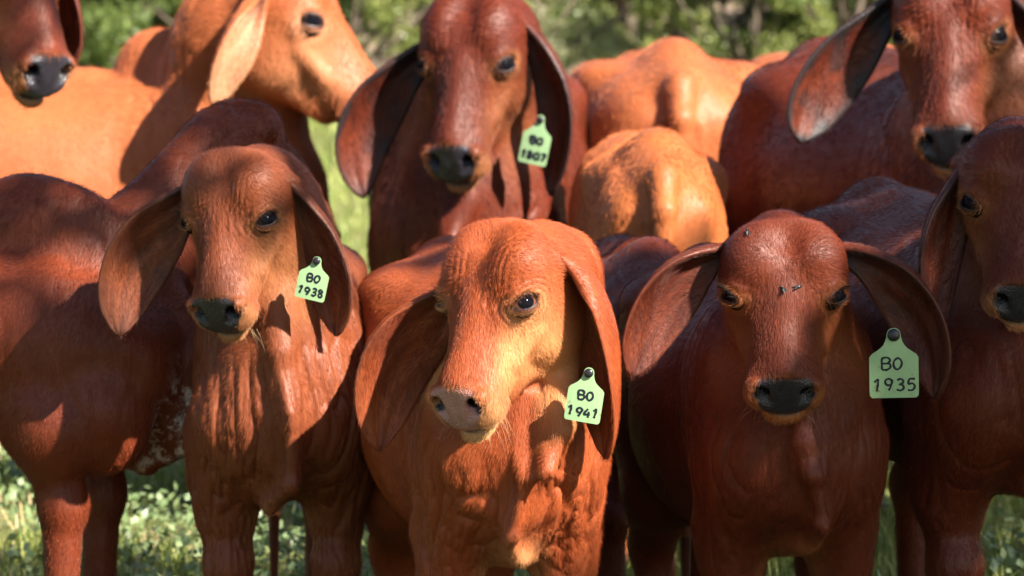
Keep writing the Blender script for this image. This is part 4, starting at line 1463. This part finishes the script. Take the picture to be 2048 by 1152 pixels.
def cow_corner():
    d0 = 10.9
    return cattle('cow', 'red cow reaching in with its black muzzle over the tan cow\'s back', 'cow', COWS,
        coat('coat_cow_corner', C_RED['deep'], C_RED['bright'], pale=(.36, .17, .07)),
        ground_point(-420, 11.5), -62, 1.34, W(50, -65, d0), head_frame(-42, 62, 0), 1.28,
        ears_of(d0, [
            dict(side=1, pts=[(130, -50, .16), (160, 60, .18), (130, 150, .17)], face=(-.6, -.7, 0), w=.07, curl=1.0, dark=.4),
            dict(side=-1, pts=[(-140, -60, -.05), (-190, 40, -.05), (-170, 170, -.05)], face=(.6, -.7, 0), w=.08, curl=1.0, dark=.4)]),
        .008, seed=9)


def rear_cow():
    d0 = 13.4
    return cattle('cow', 'sunlit tan cow seen from behind with a bony rump', 'cow', COWS,
        coat('coat_rear_cow', C_TAN['deep'], C_TAN['bright']),
        ground_point(1300, d0 + 1.1), 178, 1.36, W(1440, 700, d0 + 2.1), head_frame(178, 50, 0), 1.28,
        [], .010, seed=10, bony=1.5, neck_bow=(0, 0, -.26), hump=.5, hump_z=-.15, lump=.5, eye_sides=(), lidmask=False, fat=.96)


def rear_calf():
    d0 = 11.2
    return cattle('calf', 'tan calf seen from behind with a shadow across its rump', 'calf', CALVES,
        coat('coat_rear_calf', (.22, .052, .014), (.42, .13, .037)),
        ground_point(1270, d0 + .95), 178, 1.13, W(1340, 760, d0 + 1.8), head_frame(180, 50, 0), .98,
        [], .009, seed=11, neck_bow=(0, 0, -.26), hump=.5, hump_z=-.15, wrinkle=.3, lump=.3, bony=.2, eye_sides=(), lidmask=False, fat=.72)


def hidden_calf():
    d0 = 9.7
    return cattle('calf', 'dark red calf almost hidden between the BO 1941 and BO 1935 calves', 'calf', CALVES,
        coat('coat_hidden', C_RED_SHADE['deep'], C_RED_SHADE['bright']),
        ground_point(1240, d0 + .7), 176, .92, W(1190, 860, d0 + 1.5), head_frame(176, 50, 0), .9,
        [], .009, seed=12, neck_bow=(0, 0, -.26), hump=.5, hump_z=-.15, eye_sides=(), lidmask=False, fat=.75)


def far_cow():
    d0 = 15.2
    return cattle('cow', 'tan cow mostly hidden behind the bony-rumped cow', 'cow', COWS,
        coat('coat_far_cow', C_TAN['deep'], C_TAN['bright']),
        ground_point(1560, d0 + 1.0), 165, 1.34, W(1600, 700, d0 + 2.1), head_frame(170, 50, 0), 1.28,
        [], .012, seed=13, neck_bow=(0, 0, -.26), hump=.5, hump_z=-.15, eye_sides=(), lidmask=False)


from concurrent.futures import ThreadPoolExecutor
LIST = [('A', calf_1941), ('B', calf_1938), ('C', calf_1935), ('D', cow_1807), ('E', cow_right), ('F', calf_right), ('G', calf_left),
        ('H', cow_left), ('I', cow_corner), ('J', rear_cow), ('K', rear_calf), ('L', hidden_calf), ('N', far_cow)]
LIST = [l for l in LIST if ONLY is None or l[0] in ONLY]
with ThreadPoolExecutor(4) as ex:
    done = list(ex.map(lambda l: l[1](), LIST))
HERD = {l[0]: f() for l, f in zip(LIST, done)}
for k, n in (('A', 420000), ('B', 300000), ('C', 300000), ('F', 150000), ('G', 140000), ('D', 90000), ('E', 100000), ('H', 90000), ('I', 60000), ('J', 70000), ('K', 70000), ('L', 50000)):
    if k in HERD and globals().get('HAIR', 1): coat_hair(HERD[k], n, seed=ord(k), **(dict(lashes=(1, -1), whiskers={'A': 45, 'B': 24, 'C': 24}[k]) if k in 'ABC' else dict(length=.013, radius=.00026, xmin=-1.1) if k in 'FG' else dict(length=.017, radius=.0004, xmin=-1.1)))
print('script', round(time.time() - T0, 1), 's', {k: len(v['body'].data.vertices) for k, v in HERD.items()}, flush=True)

# ------------------------------------------------------------------ flies on the forehead of the BO 1935 calf
def build_fly():
    V, F = uv_ball(.0030, 10, 8)
    V2 = V * np.array([1.0, 1.9, .9])
    H_, HF = uv_ball(.0021, 8, 6)
    H_ = H_ + np.array([0, .0066, .0004])
    body = np_mesh('fly_body', np.concatenate([V2, H_]), np.concatenate([F, HF + len(V2)]), MAT['fly'])
    w = np.array([(0, .001, .0026), (.0035, -.001, .0036), (.0042, -.0072, .0030), (.0016, -.0080, .0028), (.0006, -.004, .0028)])
    wl = np_mesh('wing', w, [np.array([[0, 1, 2, 3]]), np.array([[0, 3, 4]])], MAT['wing'], False)
    wr = np_mesh('wing', w * np.array([-1, 1, 1]), [np.array([[3, 2, 1, 0]]), np.array([[4, 3, 0]])], MAT['wing'], False)
    return body, wl, wr


if 'C' in HERD:
    MAT['fly'] = plain('fly_body', (.012, .011, .013), .35, .5)
    MAT['wing'] = plain('fly_wing', (.025, .022, .022), .5, .2)
    fb, w1, w2 = build_fly()
    a = HERD['C']
    VW = a['V'] @ a['R'].T + a['origin']
    ca, sa = math.cos(ALPHA), math.sin(ALPHA)
    dep = VW[:, 1] * ca - (VW[:, 2] - CAM_H) * sa
    PX = 1024 + VW[:, 0] / dep * FPX
    PY = 576 - (VW[:, 1] * sa + (VW[:, 2] - CAM_H) * ca) / dep * FPX
    for px, py, rot, txt in [(1563, 578, .6, 'small dark fly low on the BO 1935 calf\'s forehead, wings folded'), (1598, 573, -1.2, 'fly with pale wings spread beside another on the red calf\'s brow'),
                             (1494, 461, .2, 'fly sitting high on the BO 1935 calf\'s poll'), (1650, 700, 2.0, 'lone fly on the BO 1935 calf\'s cheek')][:3]:
        m = np.where((PX - px) ** 2 + (PY - py) ** 2 < 7 ** 2)[0]
        if not len(m): continue
        v = VW[m[np.argmin(dep[m])]]
        nrm = Vector((0, -1, .55)).normalized()
        o = empty('fly', Vector(v) + nrm * .004)
        o.rotation_euler = (nrm.to_track_quat('Z', 'Y') @ Matrix.Rotation(rot, 3, 'Z').to_quaternion()).to_euler()
        tag(o, txt, 'fly', 'flies on the calf')
        link('body', fb, o); link('wing', w1, o); link('wing', w2, o)
print('script', round(time.time() - T0, 1), flush=True)
